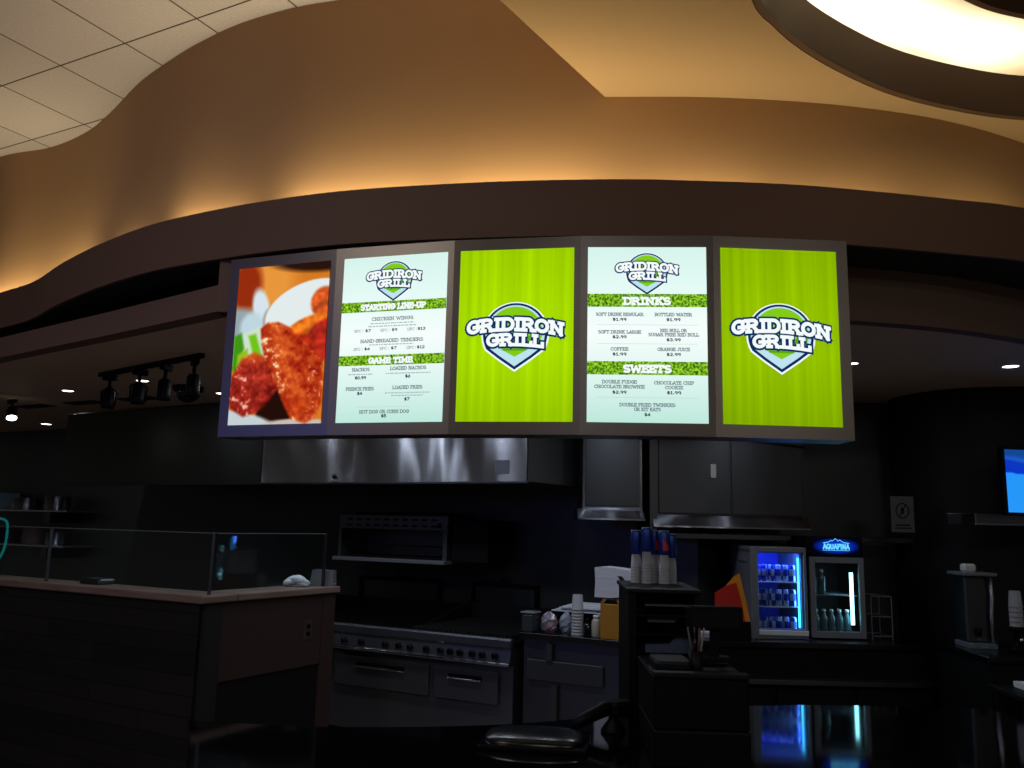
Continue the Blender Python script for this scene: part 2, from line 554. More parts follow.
# glyph: (advance width, strokes, serif points (x, y))
GL = {
    'A': (.8, [[(.08, 0), (.4, 1), (.72, 0)], [(.2, .32), (.6, .32)]], [(.08, 0), (.72, 0)]),
    'B': (.7, [[(.15, 0), (.15, 1)], [(.15, 1), (.4, 1)] + arc(.4, .77, .2, .23, 90, -90, 6) + [(.15, .54)], [(.15, .54), (.42, .54)] + arc(.42, .27, .22, .27, 90, -90, 6) + [(.15, 0)]], [(.1, 0), (.1, 1)]),
    'C': (.75, [arc(.42, .5, .32, .5, 45, 315, 14), [(.65, .72), (.65, .95)]], []),
    'D': (.78, [[(.15, 0), (.15, 1), (.38, 1)] + arc(.38, .5, .32, .5, 90, -90, 10) + [(.15, 0)]], [(.1, 0), (.1, 1)]),
    'E': (.7, [[(.62, .22), (.62, 0), (.15, 0), (.15, 1), (.6, 1), (.6, .8)], [(.15, .52), (.45, .52)]], [(.1, 0), (.1, 1)]),
    'F': (.66, [[(.15, 0), (.15, 1), (.6, 1), (.6, .8)], [(.15, .52), (.45, .52)]], [(.15, 0), (.1, 1)]),
    'G': (.82, [arc(.42, .5, .32, .5, 45, 330, 14) + [(.68, .45)], [(.45, .45), (.8, .45)], [(.65, .72), (.65, .95)]], []),
    'H': (.85, [[(.18, 0), (.18, 1)], [(.67, 0), (.67, 1)], [(.18, .5), (.67, .5)]], [(.18, 0), (.18, 1), (.67, 0), (.67, 1)]),
    'I': (.42, [[(.21, 0), (.21, 1)]], [(.21, 0), (.21, 1)]),
    'J': (.6, [[(.42, 1), (.42, .25)] + arc(.25, .25, .17, .25, 0, -180, 6)], [(.42, 1)]),
    'K': (.8, [[(.18, 0), (.18, 1)], [(.66, 1), (.2, .42)], [(.36, .6), (.7, 0)]], [(.18, 0), (.18, 1), (.66, 1), (.68, 0)]),
    'L': (.68, [[(.18, 1), (.18, 0), (.62, 0), (.62, .3)]], [(.18, 1), (.14, 0)]),
    'M': (1.0, [[(.18, 0), (.18, 1), (.5, .3), (.82, 1), (.82, 0)]], [(.18, 0), (.14, 1), (.82, 0), (.86, 1)]),
    'N': (.88, [[(.18, 0), (.18, 1), (.7, 0), (.7, 1)]], [(.18, 0), (.14, 1), (.7, 1)]),
    'O': (.82, [arc(.41, .5, .32, .5, 0, 360, 18)], []),
    'P': (.7, [[(.15, 0), (.15, 1), (.4, 1)] + arc(.4, .74, .22, .26, 90, -90, 6) + [(.15, .48)]], [(.17, 0), (.1, 1)]),
    'R': (.8, [[(.15, 0), (.15, 1), (.4, 1)] + arc(.4, .75, .22, .25, 90, -90, 6) + [(.15, .5)], [(.42, .5), (.68, 0)]], [(.17, 0), (.1, 1), (.7, 0)]),
    'S': (.68, [arc(.34, .75, .24, .25, 30, 270, 9) + arc(.34, .25, .26, .25, 90, -150, 9)], []),
    'T': (.75, [[(.08, .78), (.08, 1), (.67, 1), (.67, .78)], [(.375, 1), (.375, 0)]], [(.375, 0)]),
    'U': (.85, [[(.18, 1), (.18, .3)] + arc(.43, .3, .25, .3, 180, 360, 9) + [(.68, 1)]], [(.18, 1), (.68, 1)]),
    'W': (1.1, [[(.1, 1), (.32, 0), (.55, .85), (.78, 0), (1.0, 1)]], [(.1, 1), (1.0, 1)]),
    'X': (.8, [[(.12, 0), (.68, 1)], [(.12, 1), (.68, 0)]], [(.12, 0), (.68, 1), (.12, 1), (.68, 0)]),
    'Q': (.82, [arc(.41, .5, .32, .5, 0, 360, 18), [(.45, .25), (.72, -.05)]], []),
    '0': (.6, [arc(.3, .5, .21, .5, 0, 360, 14)], []), '1': (.45, [[(.08, .8), (.25, 1), (.25, 0)]], [(.25, 0)]),
    '2': (.6, [arc(.3, .72, .2, .28, 160, -30, 8) + [(.08, 0), (.52, 0)]], []),
    '3': (.6, [arc(.28, .75, .2, .25, 150, -90, 8) + arc(.28, .27, .23, .27, 90, -150, 8)], []),
    '4': (.62, [[(.42, 0), (.42, 1), (.06, .3), (.56, .3)]], []),
    '5': (.6, [[(.5, 1), (.12, 1), (.1, .56)] + arc(.27, .3, .23, .3, 100, -150, 9)], []),
    '6': (.6, [[(.45, 1)] + arc(.3, .3, .21, .3, 150, 510, 12)], []),
    '7': (.58, [[(.08, 1), (.52, 1), (.22, 0)]], []),
    '8': (.6, [arc(.3, .75, .18, .25, 0, 360, 10), arc(.3, .27, .22, .27, 0, 360, 10)], []),
    '9': (.6, [arc(.3, .7, .21, .3, 0, 360, 12), [(.51, .7), (.4, 0)]], []),
    '$': (.62, [arc(.31, .72, .2, .2, 30, 270, 8) + arc(.31, .3, .22, .2, 90, -150, 8), [(.31, -.1), (.31, 1.08)]], []),
    '.': (.3, [[(.15, 0), (.15, .1)]], []), '-': (.5, [[(.1, .45), (.4, .45)]], []), '|': (.3, [[(.15, 0), (.15, 1)]], []),
    ' ': (.4, [], []),
}


def stroke_text(mb, text, cx, cy, h, th, y, fit=None, warp=None, serif=True, grow=0):
    """letters standing in the x,z plane at depth y; h cap height; th stroke width (fraction of h)"""
    adv = sum(GL[c][0] for c in text)
    sx = h if fit is None else fit / adv
    x = cx - adv * sx / 2
    hw = th * h / 2 + grow
    tf = (lambda p: warp(p)) if warp else (lambda p: p)

    def quad(p, q, e=None):
        d = Vector((q[0] - p[0], q[1] - p[1]))
        if d.length < 1e-9:
            return
        d.normalize()
        e = hw if e is None else e
        n = Vector((-d.y, d.x)) * hw
        m = d * e
        c = [(p[0] - m.x - n.x, p[1] - m.y - n.y), (q[0] + m.x - n.x, q[1] + m.y - n.y),
             (q[0] + m.x + n.x, q[1] + m.y + n.y), (p[0] - m.x + n.x, p[1] - m.y + n.y)]
        c = [tf(k) for k in c]
        mb.add([(k[0], y, k[1]) for k in c], [(0, 1, 2, 3)])
    for ch in text:
        a, strokes, ser = GL[ch]
        P = lambda p: (x + p[0] * sx, cy + p[1] * h * (1 - th) + th * h / 2)
        for st in strokes:
            for i in range(len(st) - 1):
                curved = len(st) > 6
                quad(P(st[i]), P(st[i + 1]), hw * (.45 if curved else 1))
        if serif:
            for s_ in ser:
                p = P(s_)
                quad((p[0] - .14 * sx, p[1]), (p[0] + .14 * sx, p[1]), hw * .6)
        x += a * sx
    return mb


# ------------------------------------------------------------------ menu board
def screen_lime(name, k):
    m = bpy.data.materials.new(name)
    m.use_nodes = True
    nt = m.node_tree
    nt.nodes.remove(nt.nodes['Principled BSDF'])
    e = nt.nodes.new('ShaderNodeEmission')
    tc = nt.nodes.new('ShaderNodeTexCoord')
    mp = nt.nodes.new('ShaderNodeMapping')
    mp.inputs['Scale'].default_value = (26, 1, .25)
    n = nt.nodes.new('ShaderNodeTexNoise')
    n.inputs['Scale'].default_value = 1
    n.inputs['Detail'].default_value = 3
    rp = nt.nodes.new('ShaderNodeValToRGB')
    rp.color_ramp.elements[0].position = .3
    rp.color_ramp.elements[0].color = srgb(156 * k, 208 * k, 0)
    rp.color_ramp.elements[1].position = .7
    rp.color_ramp.elements[1].color = srgb(184 * k, 238 * k, 0)
    nt.links.new(tc.outputs['Object'], mp.inputs[0])
    nt.links.new(mp.outputs[0], n.inputs['Vector'])
    nt.links.new(n.outputs['Fac'], rp.inputs[0])
    # backlight falls off towards the panel's top and bottom edge
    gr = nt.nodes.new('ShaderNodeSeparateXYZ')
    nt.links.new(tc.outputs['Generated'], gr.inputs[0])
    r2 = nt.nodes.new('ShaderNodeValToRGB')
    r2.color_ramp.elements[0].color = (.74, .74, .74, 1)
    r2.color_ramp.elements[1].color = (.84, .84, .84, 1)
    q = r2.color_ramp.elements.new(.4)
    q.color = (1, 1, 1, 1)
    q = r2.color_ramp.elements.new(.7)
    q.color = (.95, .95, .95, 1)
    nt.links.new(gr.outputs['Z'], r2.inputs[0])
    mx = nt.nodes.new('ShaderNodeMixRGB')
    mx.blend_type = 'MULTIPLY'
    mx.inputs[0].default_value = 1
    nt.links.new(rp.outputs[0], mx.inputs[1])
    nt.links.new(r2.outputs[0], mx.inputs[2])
    nt.links.new(mx.outputs[0], e.inputs[0])
    nt.links.new(e.outputs[0], nt.nodes['Material Output'].inputs[0])
    return m


def screen_mint(name):
    m = bpy.data.materials.new(name)
    m.use_nodes = True
    nt = m.node_tree
    nt.nodes.remove(nt.nodes['Principled BSDF'])
    e = nt.nodes.new('ShaderNodeEmission')
    tc = nt.nodes.new('ShaderNodeTexCoord')
    gr = nt.nodes.new('ShaderNodeSeparateXYZ')
    nt.links.new(tc.outputs['Generated'], gr.inputs[0])
    r2 = nt.nodes.new('ShaderNodeValToRGB')
    r2.color_ramp.elements[0].color = srgb(190, 232, 220)
    r2.color_ramp.elements[1].color = srgb(214, 244, 236)
    for po, co in ((.25, (222, 246, 240)), (.5, (246, 254, 252)), (.8, (226, 250, 244))):
        q = r2.color_ramp.elements.new(po)
        q.color = srgb(*co)
    nt.links.new(gr.outputs['Z'], r2.inputs[0])
    nt.links.new(r2.outputs[0], e.inputs[0])
    nt.links.new(e.outputs[0], nt.nodes['Material Output'].inputs[0])
    return m


def grass_mat():
    m = bpy.data.materials.new('grass_band_picture')
    m.use_nodes = True
    nt = m.node_tree
    nt.nodes.remove(nt.nodes['Principled BSDF'])
    e = nt.nodes.new('ShaderNodeEmission')
    tc = nt.nodes.new('ShaderNodeTexCoord')
    n = nt.nodes.new('ShaderNodeTexNoise')
    n.inputs['Scale'].default_value = 95
    n.inputs['Detail'].default_value = 4
    rp = nt.nodes.new('ShaderNodeValToRGB')
    rp.color_ramp.elements[0].position = .38
    rp.color_ramp.elements[0].color = srgb(44, 84, 20)
    rp.color_ramp.elements[1].position = .62
    rp.color_ramp.elements[1].color = srgb(168, 222, 50)
    q = rp.color_ramp.elements.new(.5)
    q.color = srgb(106, 168, 30)
    nt.links.new(tc.outputs['Object'], n.inputs['Vector'])
    nt.links.new(n.outputs['Fac'], rp.inputs[0])
    nt.links.new(rp.outputs[0], e.inputs[0])
    nt.links.new(e.outputs[0], nt.nodes['Material Output'].inputs[0])
    return m


E_navy = emis('logo_navy', srgb(10, 44, 92))
E_lblue = emis('logo_pale_blue', srgb(190, 228, 240))
E_white = emis('logo_white', srgb(244, 252, 252))
E_green = emis('logo_green', srgb(132, 204, 20))
E_dgreen = emis('logo_dark_green', srgb(92, 168, 20))
E_text = emis('menu_grey_text', srgb(112, 132, 138))
E_textd = emis('menu_dark_text', srgb(56, 66, 74))
E_textl = emis('menu_small_text', srgb(164, 184, 186))
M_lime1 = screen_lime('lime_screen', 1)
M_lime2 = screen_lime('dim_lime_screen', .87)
M_mint = screen_mint('mint_screen')
M_grass = grass_mat()
E_blk = emis('dark_smudge', srgb(108, 150, 0))


def shield_poly(r, cx, cz, k=1.0):
    """circle on top running into a point below"""
    P = arc(cx, cz, r, r * .98, -28, 208, 30)
    P += [(cx - r * .52, cz - r * .74), (cx, cz - r * 1.10), (cx + r * .52, cz - r * .74)]
    return P


def logo(parent, cx, cz, Wt, y0, dim=1):
    """football-shield emblem, Wt the width of the word"""
    def U(x, z):
        return (cx + x * Wt, cz + z * Wt)
    layers = [(.338, E_white, 'emblem_rim'), (.322, E_navy, 'emblem_ring'), (.296, E_lblue, 'emblem_inner_rim'), (.268, E_navy, 'emblem_line'), (.272, E_green, 'emblem_field')]
    top = None
    for i, (r, m_, nm) in enumerate(layers):
        cxx, czz = U(0, -.045 + .004 * i)
        mb = MB()
        P = shield_poly(r * Wt, cxx, czz)
        if nm == 'emblem_field':   # shallower point, leaving wide chevrons below
            P = [(p[0], czz + (p[1] - czz) * (.80 if p[1] < czz else 1)) for p in P]
        if nm in ('emblem_line',):
            continue
        mb.add([(p[0], y0 - .0006 * (i + 1), p[1]) for p in P], [tuple(range(len(P)))])
        o = mb.build(nm, m_, parent)
    mb = MB()
    for z0, hw in ((.135, .16), (.09, .2), (-.185, .12)):
        a, b = U(-hw, z0), U(hw, z0 - .022)
        mb.add([(a[0], y0 - .0042, a[1]), (b[0], y0 - .0042, a[1]), (b[0], y0 - .0042, b[1]), (a[0], y0 - .0042, b[1])], [(0, 1, 2, 3)])
    mb.build('emblem_stripes', E_dgreen, parent)
    curve = .21

    def warp(p):
        dx = (p[0] - cx) / Wt
        return (p[0], p[1] - curve * dx * dx * Wt - .03 * dx * Wt)
    for grow, mm, yy, nm in ((.019, E_navy, .0054, 'word_outline'), (0, E_white, .0066, 'word')):
        mb = MB()
        stroke_text(mb, 'GRIDIRON', *U(0, -.015), .145 * Wt, .25, y0 - yy, fit=.97 * Wt, warp=warp, grow=grow * Wt)
        stroke_text(mb, 'GRILL', *U(0, -.165), .135 * Wt, .25, y0 - yy - .0003, fit=.57 * Wt, warp=warp, grow=grow * Wt)
        mb.build(nm, mm, parent)
    # small football between the two Ls
    a = arc(*U(.145, -.09), .016 * Wt, .03 * Wt, 0, 360, 10)
    MB().add([(p[0], y0 - .0076, p[1]) for p in a], [tuple(range(len(a)))]).build('football_mark', E_dgreen, parent)


def tiny_line(mb, cx, z, wid, h, y):
    """run of very small unreadable print"""
    x = cx - wid / 2
    rr = random.Random(int(abs(cx * 997 + z * 7919)))
    while x < cx + wid / 2:
        l = rr.uniform(.006, .02)
        l = min(l, cx + wid / 2 - x)
        mb.add([(x, y, z), (x + l, y, z), (x + l, y, z + h), (x, y, z + h)], [(0, 1, 2, 3)])
        x += l + .0035


def vnoise(shape, cells, seed):
    rs = np.random.RandomState(seed)
    g = rs.rand(cells[0] + 2, cells[1] + 2)
    y = np.linspace(0, cells[0], shape[0], endpoint=False)
    x = np.linspace(0, cells[1], shape[1], endpoint=False)
    yi, xi = y.astype(int), x.astype(int)
    fy, fx = (y - yi)[:, None], (x - xi)[None]
    fy, fx = fy * fy * (3 - 2 * fy), fx * fx * (3 - 2 * fx)
    a, b = g[yi][:, xi], g[yi][:, xi + 1]
    c, d = g[yi + 1][:, xi], g[yi + 1][:, xi + 1]
    return (a * (1 - fx) + b * fx) * (1 - fy) + (c * (1 - fx) + d * fx) * fy


def wing_picture(nx=120, ny=180):
    v, u = np.meshgrid(np.linspace(0, 1, ny), np.linspace(0, 1, nx), indexing='ij')
    H = u.shape
    n1 = .65 * vnoise(H, (30, 14), 1) + .35 * vnoise(H, (52, 30), 11)
    n2 = vnoise(H, (14, 10), 2)
    n3 = vnoise(H, (75, 50), 3)
    img = np.zeros(H + (3,))
    grain = (.82 + .36 * n1)[..., None]
    img[:] = (214, 122, 34)

    def put(mask, col, soft=None):
        col = np.array(col, float)
        mm = mask[..., None] if mask.dtype != bool else mask[..., None].astype(float)
        nonlocal img
        img = img * (1 - mm) + col * mm

    def ell(cx, cy, rx, ry, ang=0, s=.15):
        c_, s_ = math.cos(R(ang)), math.sin(R(ang))
        asp = 1.5
        x, y = (u - cx), (v - cy) * asp
        X, Y = x * c_ + y * s_, -x * s_ + y * c_
        d = np.sqrt((X / rx) ** 2 + (Y / (ry * asp)) ** 2)
        return np.clip((1 - d) / s + .5, 0, 1)

    def pol(pts, s=.02):
        # signed distance of polygon, softened
        pts = np.array(pts, float)
        inside = np.zeros(H, bool)
        dm = np.full(H, 9.)
        for i in range(len(pts)):
            x0, y0 = pts[i]
            x1, y1 = pts[(i + 1) % len(pts)]
            cond = ((y0 > v) != (y1 > v))
            with np.errstate(divide='ignore', invalid='ignore'):
                xs = (x1 - x0) * (v - y0) / (y1 - y0 if y1 != y0 else 1e-9) + x0
            inside ^= cond & (u < xs)
            dx, dy = x1 - x0, (y1 - y0) * 1.5
            px, py = u - x0, (v - y0) * 1.5
            t = np.clip((px * dx + py * dy) / (dx * dx + dy * dy + 1e-9), 0, 1)
            dm = np.minimum(dm, np.hypot(px - t * dx, py - t * dy))
        sd = np.where(inside, dm, -dm)
        return np.clip(sd / s + .5, 0, 1)
    put(ell(.38, .1, .25, .2, 0, .8), (232, 150, 60))
    put(ell(.85, .0, .45, .06, 3, .5), (40, 20, 12))
    put(ell(.1, .12, .17, .17, 0, .5), (150, 44, 14))
    put(ell(.03, .36, .25, .1, 0, .5), (150, 165, 172))
    put(ell(.28, .27, .09, .13, -15, .4), (214, 228, 236))
    put(ell(.18, .38, .12, .09, 20, .4), (190, 214, 224))
    put(ell(.42, .35, .1, .08, 0, .6), (120, 84, 60))
    put(ell(.8, .3, .48, .18, -14, .05), (226, 236, 236))
    put(pol([(0, .45), (.3, .38), (.42, .62), (.3, .66), (0, .62)], .03), (206, 224, 206))
    put(pol([(.0, .44), (.08, .42), (.12, .52), (.05, .66), (0, .66)], .03), (60, 150, 20))
    put(pol([(.16, .44), (.24, .43), (.34, .6), (.26, .64)], .03), (112, 196, 24))
    put(pol([(.05, .56), (.16, .52), (.18, .62), (.05, .66)], .03), (150, 190, 30))
    put(pol([(.3, .42), (.36, .42), (.46, .6), (.36, .63)], .03), (214, 232, 214))
    # wings behind, right
    put(ell(.97, .26, .15, .1, -30, .2), (206, 84, 34))
    put(ell(.82, .42, .3, .08, -18, .2), (222, 112, 30))
    put(ell(.95, .5, .16, .14, 30, .2), (176, 40, 28))
    put(ell(.8, .56, .2, .1, 40, .3), (170, 40, 22))
    rgt = ((u > .78) & (v > .2) & (v < .62) | (u > .6) & (v > .36) & (v < .6))[..., None]
    wht = (img.min(axis=2, keepdims=True) > 150)
    img = np.where(rgt & ~wht, img * (grain ** 2), img)
    # dark plate between
    put(pol([(.35, .62), (.6, .7), (.72, .95), (.6, 1.0), (.3, 1.0), (.3, .8)], .03), (34, 14, 8))
    put(ell(.05, 1.0, .5, .09, 8, .2), (196, 208, 212))
    put(ell(.75, 1.0, .35, .03, 0, .4), (200, 190, 180))
    # left wing
    lw_ = pol([(.0, .7), (.1, .585), (.24, .545), (.4, .59), (.5, .68), (.52, .78), (.42, .87), (.3, .93), (.16, .95), (.02, .9), (-.02, .85)], .03)
    sh = np.clip(.5 + .9 * (n1 - .5) + .3 * (n3 - .5) + (.25 - np.abs(u - .18)) * .6 - (v - .7) * .7, 0, 1)[..., None]
    lc = np.array((92, 10, 10)) * (1 - sh) + np.array((214, 66, 44)) * sh
    hl = np.clip((n1 * .8 + n3 * .4 - .74) * 5 * (u < .26), 0, 1)[..., None]
    lc = lc * (1 - hl) + np.array((244, 190, 170)) * hl
    tp = np.clip((.63 - v) * 12, 0, 1)[..., None]
    lc = lc * (1 - tp) + np.array((216, 96, 26)) * tp
    img = img * (1 - lw_[..., None]) + lc * lw_[..., None]
    # main wing
    mw = pol([(.29, .40), (.36, .365), (.48, .365), (.6, .40), (.72, .47), (.86, .53), (.97, .62), (1.0, .74), (.99, .88), (.93, .97), (.83, 1.0), (.68, .97),
              (.6, .89), (.52, .79), (.44, .68), (.36, .6), (.31, .5)], .025)
    ridge = np.clip(1 - np.abs((u - .42) - (v - .4) * .62) / .17, 0, 1)
    sh = np.clip(.3 + .42 * ridge + 1.0 * (n1 - .5) + .25 * (n3 - .5), 0, 1)[..., None]
    mc = np.array((148, 22, 10)) * (1 - sh) + np.array((240, 116, 44)) * sh
    hl = np.clip((n3 * .45 + n1 * .75 - .66) * 5 * np.clip(1 - np.abs((u - .37) - (v - .45) * .5) / .16, 0, 1), 0, 1)[..., None]
    mc = mc * (1 - hl) + np.array((252, 226, 188)) * hl
    hl = np.clip((n3 - .8) * 6 * (u > .84), 0, 1)[..., None] * .7
    mc = mc * (1 - hl) + np.array((250, 200, 170)) * hl
    br_ = np.clip(1 - np.hypot((u - .75), (v - .9) * 1.5) / .1, 0, 1)[..., None] * .6
    mc = mc * (1 - br_) + np.array((200, 60, 10)) * br_
    img = img * (1 - mw[..., None]) + mc * mw[..., None]
    c = np.clip(img / 255, 0, 1)
    lin = np.where(c <= .04045, c / 12.92, ((c + .055) / 1.055) ** 2.4)
    return lin


SC = [((-1.336, 3.975), (-.865, 3.825)), ((-.790, 3.771), (-.299, 3.641)), ((-.240, 3.630), (.257, 3.542)), ((.316, 3.534), (.819, 3.499)), ((.880, 3.498), (1.385, 3.514))]
ZB, ZT = EYE + 1.2 - .762, EYE + 1.2
FR = [(-1.385, 4.005), (-.828, 3.80), (-.27, 3.638), (.2865, 3.540), (.85, 3.500), (1.435, 3.528)]
board = thing('menu_board', 'wide curved board of five lit menu screens in one brushed grey frame', 'menu board', (0, 3.6, ZB - .054))
OY, OZ = 3.6, ZB - .054
mb = MB()
# frame: facets with inset openings behind the screens
FP = [Vector((x, y - OY)) for x, y in FR]
mb.ribbon([(p.x, p.y) for p in FP], 0, 2.873 - OZ, .16, False)
frame = mb.build('frame', M_frame, board)
for i, (a, b) in enumerate(SC):
    a, b = Vector((a[0], a[1])), Vector((b[0], b[1]))
    c = (a + b) / 2
    ang = math.atan2(b.y - a.y, b.x - a.x)
    # put the screen just in front of its frame facet
    f0, f1 = Vector(FR[i]), Vector(FR[i + 1])
    fd = (f1 - f0).normalized()
    ang = math.atan2(fd.y, fd.x)
    fc = f0 + fd * (c - f0).dot(fd)
    nrm = Vector((fd.y, -fd.x))
    pos = fc + nrm * .004
    W = abs((b - a).dot(fd))
    H = ZT - ZB
    x0, x1 = -W / 2, W / 2
    if i == 0:
        x1 += .014
        W = x1 - x0
    m_ = [None, M_mint, M_lime1, M_mint, M_lime2][i]
    loc = (pos.x, pos.y - OY, ZB - OZ)
    if i == 0:
        nx, ny = 120, 180
        col = wing_picture(nx, ny)
        vs = [(x0 + W * k / (nx - 1), 0, H * (1 - j / (ny - 1))) for j in range(ny) for k in range(nx)]
        fs = [(j * nx + k, (j + 1) * nx + k, (j + 1) * nx + k + 1, j * nx + k + 1) for j in range(ny - 1) for k in range(nx - 1)]
        m_ = emis('chicken_wing_picture', (1, 1, 1, 1))
        sc = MB().add(vs, fs).build('screen', m_, board, loc, ang, 'screen with a close-up picture of glazed chicken wings')
        at_ = sc.data.color_attributes.new('picture', 'FLOAT_COLOR', 'POINT')
        buf = np.ones((ny * nx, 4), np.float32)
        buf[:, :3] = col.reshape(-1, 3)
        at_.data.foreach_set('color', buf.ravel())
        vc = m_.node_tree.nodes.new('ShaderNodeVertexColor')
        vc.layer_name = 'picture'
        e_ = [n for n in m_.node_tree.nodes if n.type == 'EMISSION'][0]
        m_.node_tree.links.new(vc.outputs[0], e_.inputs[0])
        continue
    lab = {1: 'white food menu screen', 2: 'bright lime green emblem screen', 3: 'white drinks and sweets menu screen', 4: 'dimmer lime green emblem screen'}[i]
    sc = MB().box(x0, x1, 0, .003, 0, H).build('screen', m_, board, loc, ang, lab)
    Z = lambda f: H * (1 - f)
    X = lambda f: x0 + W * f
    if i in (2, 4):
        logo(sc, X(.5), Z(.478), .87 * W, -.0005)
        continue
    logo(sc, X(.5 if i == 1 else .5), Z(.135), .545 * W, -.0005)
    bands = ((.308, .062, 'STARTING LINE-UP', .62), (.632, .06, 'GAME TIME', .42)) if i == 1 else ((.311, .075, 'DRINKS', .40), (.697, .075, 'SWEETS', .40))
    g = MB()
    t = MB()
    for f, hh, s_, wd in bands:
        g.box(x0, x1, -.0012, 0, Z(f + hh / 2), Z(f - hh / 2))
        stroke_text(t, s_, X(.5), Z(f + hh * .37), hh * .64 * H, .26, -.0022, fit=wd * W)
    g.build('grass_band', M_grass, sc)
    t.build('band_lettering', E_white, sc)
    tx, td, tl = MB(), MB(), MB()
    hs = .0165
    if i == 1:
        rows = [('CHICKEN WINGS', .5, .395, .40), ('HAND-BREADED TENDERS', .5, .527, .60), ('NACHOS', .22, .697, .17), ('LOADED NACHOS', .67, .695, .34),
                ('FRENCH FRIES', .22, .812, .27), ('LOADED FRIES', .67, .808, .28), ('HOT DOG OR CORN DOG', .46, .948, .47)]
        for k, (x_, q_) in enumerate((('5PC', '$7'), ('8PC', '$9'), ('12PC', '$13'))):
            for zf in (.462, .572):
                q2 = q_ if zf < .5 else ('$4', '$7', '$12')[k]
                x2 = x_ if zf < .5 else ('3PC', '5PC', '12PC')[k]
                stroke_text(tx, x2, X(.17 + .255 * k), Z(zf), .013, .14, -.0012, fit=.07 * W)
                stroke_text(td, q2, X(.27 + .255 * k), Z(zf), .014, .22, -.0012, fit=.055 * W if k < 2 else .075 * W)
                tl.box(X(.22 + .255 * k) - .0006, X(.22 + .255 * k) + .0006, -.0012, 0, Z(zf), Z(zf) + .013)
        for x_, zf, s_ in ((.22, .745, '$0.99'), (.67, .742, '$6'), (.22, .838, '$4'), (.67, .876, '$7'), (.46, .972, '$5')):
            stroke_text(td, s_, X(x_), Z(zf), .015, .24, -.0012, fit=(.11 if len(s_) > 3 else .05) * W)
        for x_, zf, wd in ((.5, .415, .42), (.5, .432, .46), (.5, .543, .42), (.22, .718, .24), (.67, .717, .42), (.67, .832, .42), (.67, .848, .30)):
            tiny_line(tl, X(x_), Z(zf), wd * W, .005, -.0012)
        tl.box(X(.2), X(.7), -.0012, 0, Z(.91), Z(.91) + .0008)
    else:
        rows = [('SOFT DRINK REGULAR', .27, .402, .40), ('BOTTLED WATER', .72, .402, .31), ('SOFT DRINK LARGE', .27, .503, .36), ('RED BULL OR', .72, .493, .22),
                ('SUGAR FREE RED BULL', .72, .517, .42), ('COFFEE', .27, .6, .15), ('ORANGE JUICE', .72, .6, .27), ('DOUBLE FUDGE', .27, .785, .29),
                ('CHOCOLATE BROWNIE', .27, .812, .42), ('CHOCOLATE CHIP', .72, .788, .33), ('COOKIE', .72, .814, .15),
                ('DOUBLE FRIED TWINKIES', .5, .912, .46), ('OR KIT KATS', .5, .937, .22)]
        for x_, zf, s_ in ((.27, .43, '$1.99'), (.72, .43, '$1.99'), (.27, .53, '$2.99'), (.72, .545, '$3.99'), (.27, .628, '$1.99'), (.72, .628, '$2.99'),
                           (.27, .842, '$2.99'), (.72, .842, '$1.99'), (.5, .965, '$4')):
            stroke_text(td, s_, X(x_), Z(zf), .014, .24, -.0012, fit=(.12 if len(s_) > 3 else .05) * W)
        for f in (.452, .56, .862):
            tl.box(X(.08), X(.92), -.0012, 0, Z(f), Z(f) + .0008)
        hs = .0155
    for s_, x_, zf, wd in rows:
        stroke_text(tx, s_, X(x_), Z(zf), hs, .2, -.0012, fit=wd * W, serif=True)
    tx.build('menu_lettering', E_text, sc)
    td.build('price_lettering', E_textd, sc)
    tl.build('small_print', E_textl, sc)

# ------------------------------------------------------------------ half wall, ledge and glass guard (left)
PC = K(-1.638 * KU.x + 4.792 * KU.y, 0)  # unused reference


def KS(x, y):
    p = Vector((x, y))
    return p.dot(KU), p.dot(KV)


cs, ct = KS(-1.69, 4.815)           # corner in kitchen axes
hw_ = thing('half_wall', 'waist-high half wall clad in dark wood planks with a taupe side panel and pale ledge', 'half wall', K(cs, ct, 0), KA)
LR = 1.14                            # run of the right-hand leg, away from the viewer
MB().box(-4.6, -.03, .03, .05, 0, 1.16).build('plank_face', plank_mat(), hw_)
MB().box(-4.6, -.0, .051, .17, 0, 1.16).build('corner_post', M_rubber, hw_)
MB().box(-.17, -.02, .17, LR, 0, 1.16).build('side_wall', M_blackwall, hw_)
MB().box(-.02, -.008, .1, LR, .72, 1.16).build('side_panel', M_pinkwall, hw_)
MB().box(-.02, -.004, LR - .12, LR + .001, 0.0, 1.16).build('end_trim', M_pinkwall, hw_)
mb = MB()
mb.box(-4.6, .02, 0, .26, 1.16, 1.2, .006)
mb.box(-.26, .02, .26, LR + .02, 1.16, 1.2, .006)
mb.build('ledge', M_ledge, hw_)
ol = MB().box(-.009, -.004, .86, .93, .88, 1.0, .002).build('outlet_plate', mat('taupe_plate', srgb(62, 48, 45), .5), hw_)
MB().box(-.004, -.002, .88, .91, .95, .975).box(-.004, -.002, .88, .91, .905, .93).build('socket', M_blackp, ol)
gg = thing('glass_guard', 'low clear glass guard standing on the long left ledge', 'glass guard', K(cs, ct, 1.2), KA)
E_edge = mat('pale_glass_edge', srgb(96, 106, 108), .2, spec=.8, emit=None)
MB().box(-4.5, -.055, .1, .112, .004, .34).build('pane', M_glass, gg)
MB().box(-4.5, -.055, .0995, .1125, .34, .345).build('top_edge', E_edge, gg)
for x in (-.055, -1.55, -3.0):
    MB().box(x, x + .012, .096, .116, 0, .345, .002).build('post', M_steeld, gg)
gr_ = thing('glass_guard', 'low clear glass guard on the short ledge running back from the corner', 'glass guard', K(cs, ct, 1.2), KA)
MB().box(-.045, -.033, .12, 1.04, .004, .34).build('pane', M_glass, gr_)
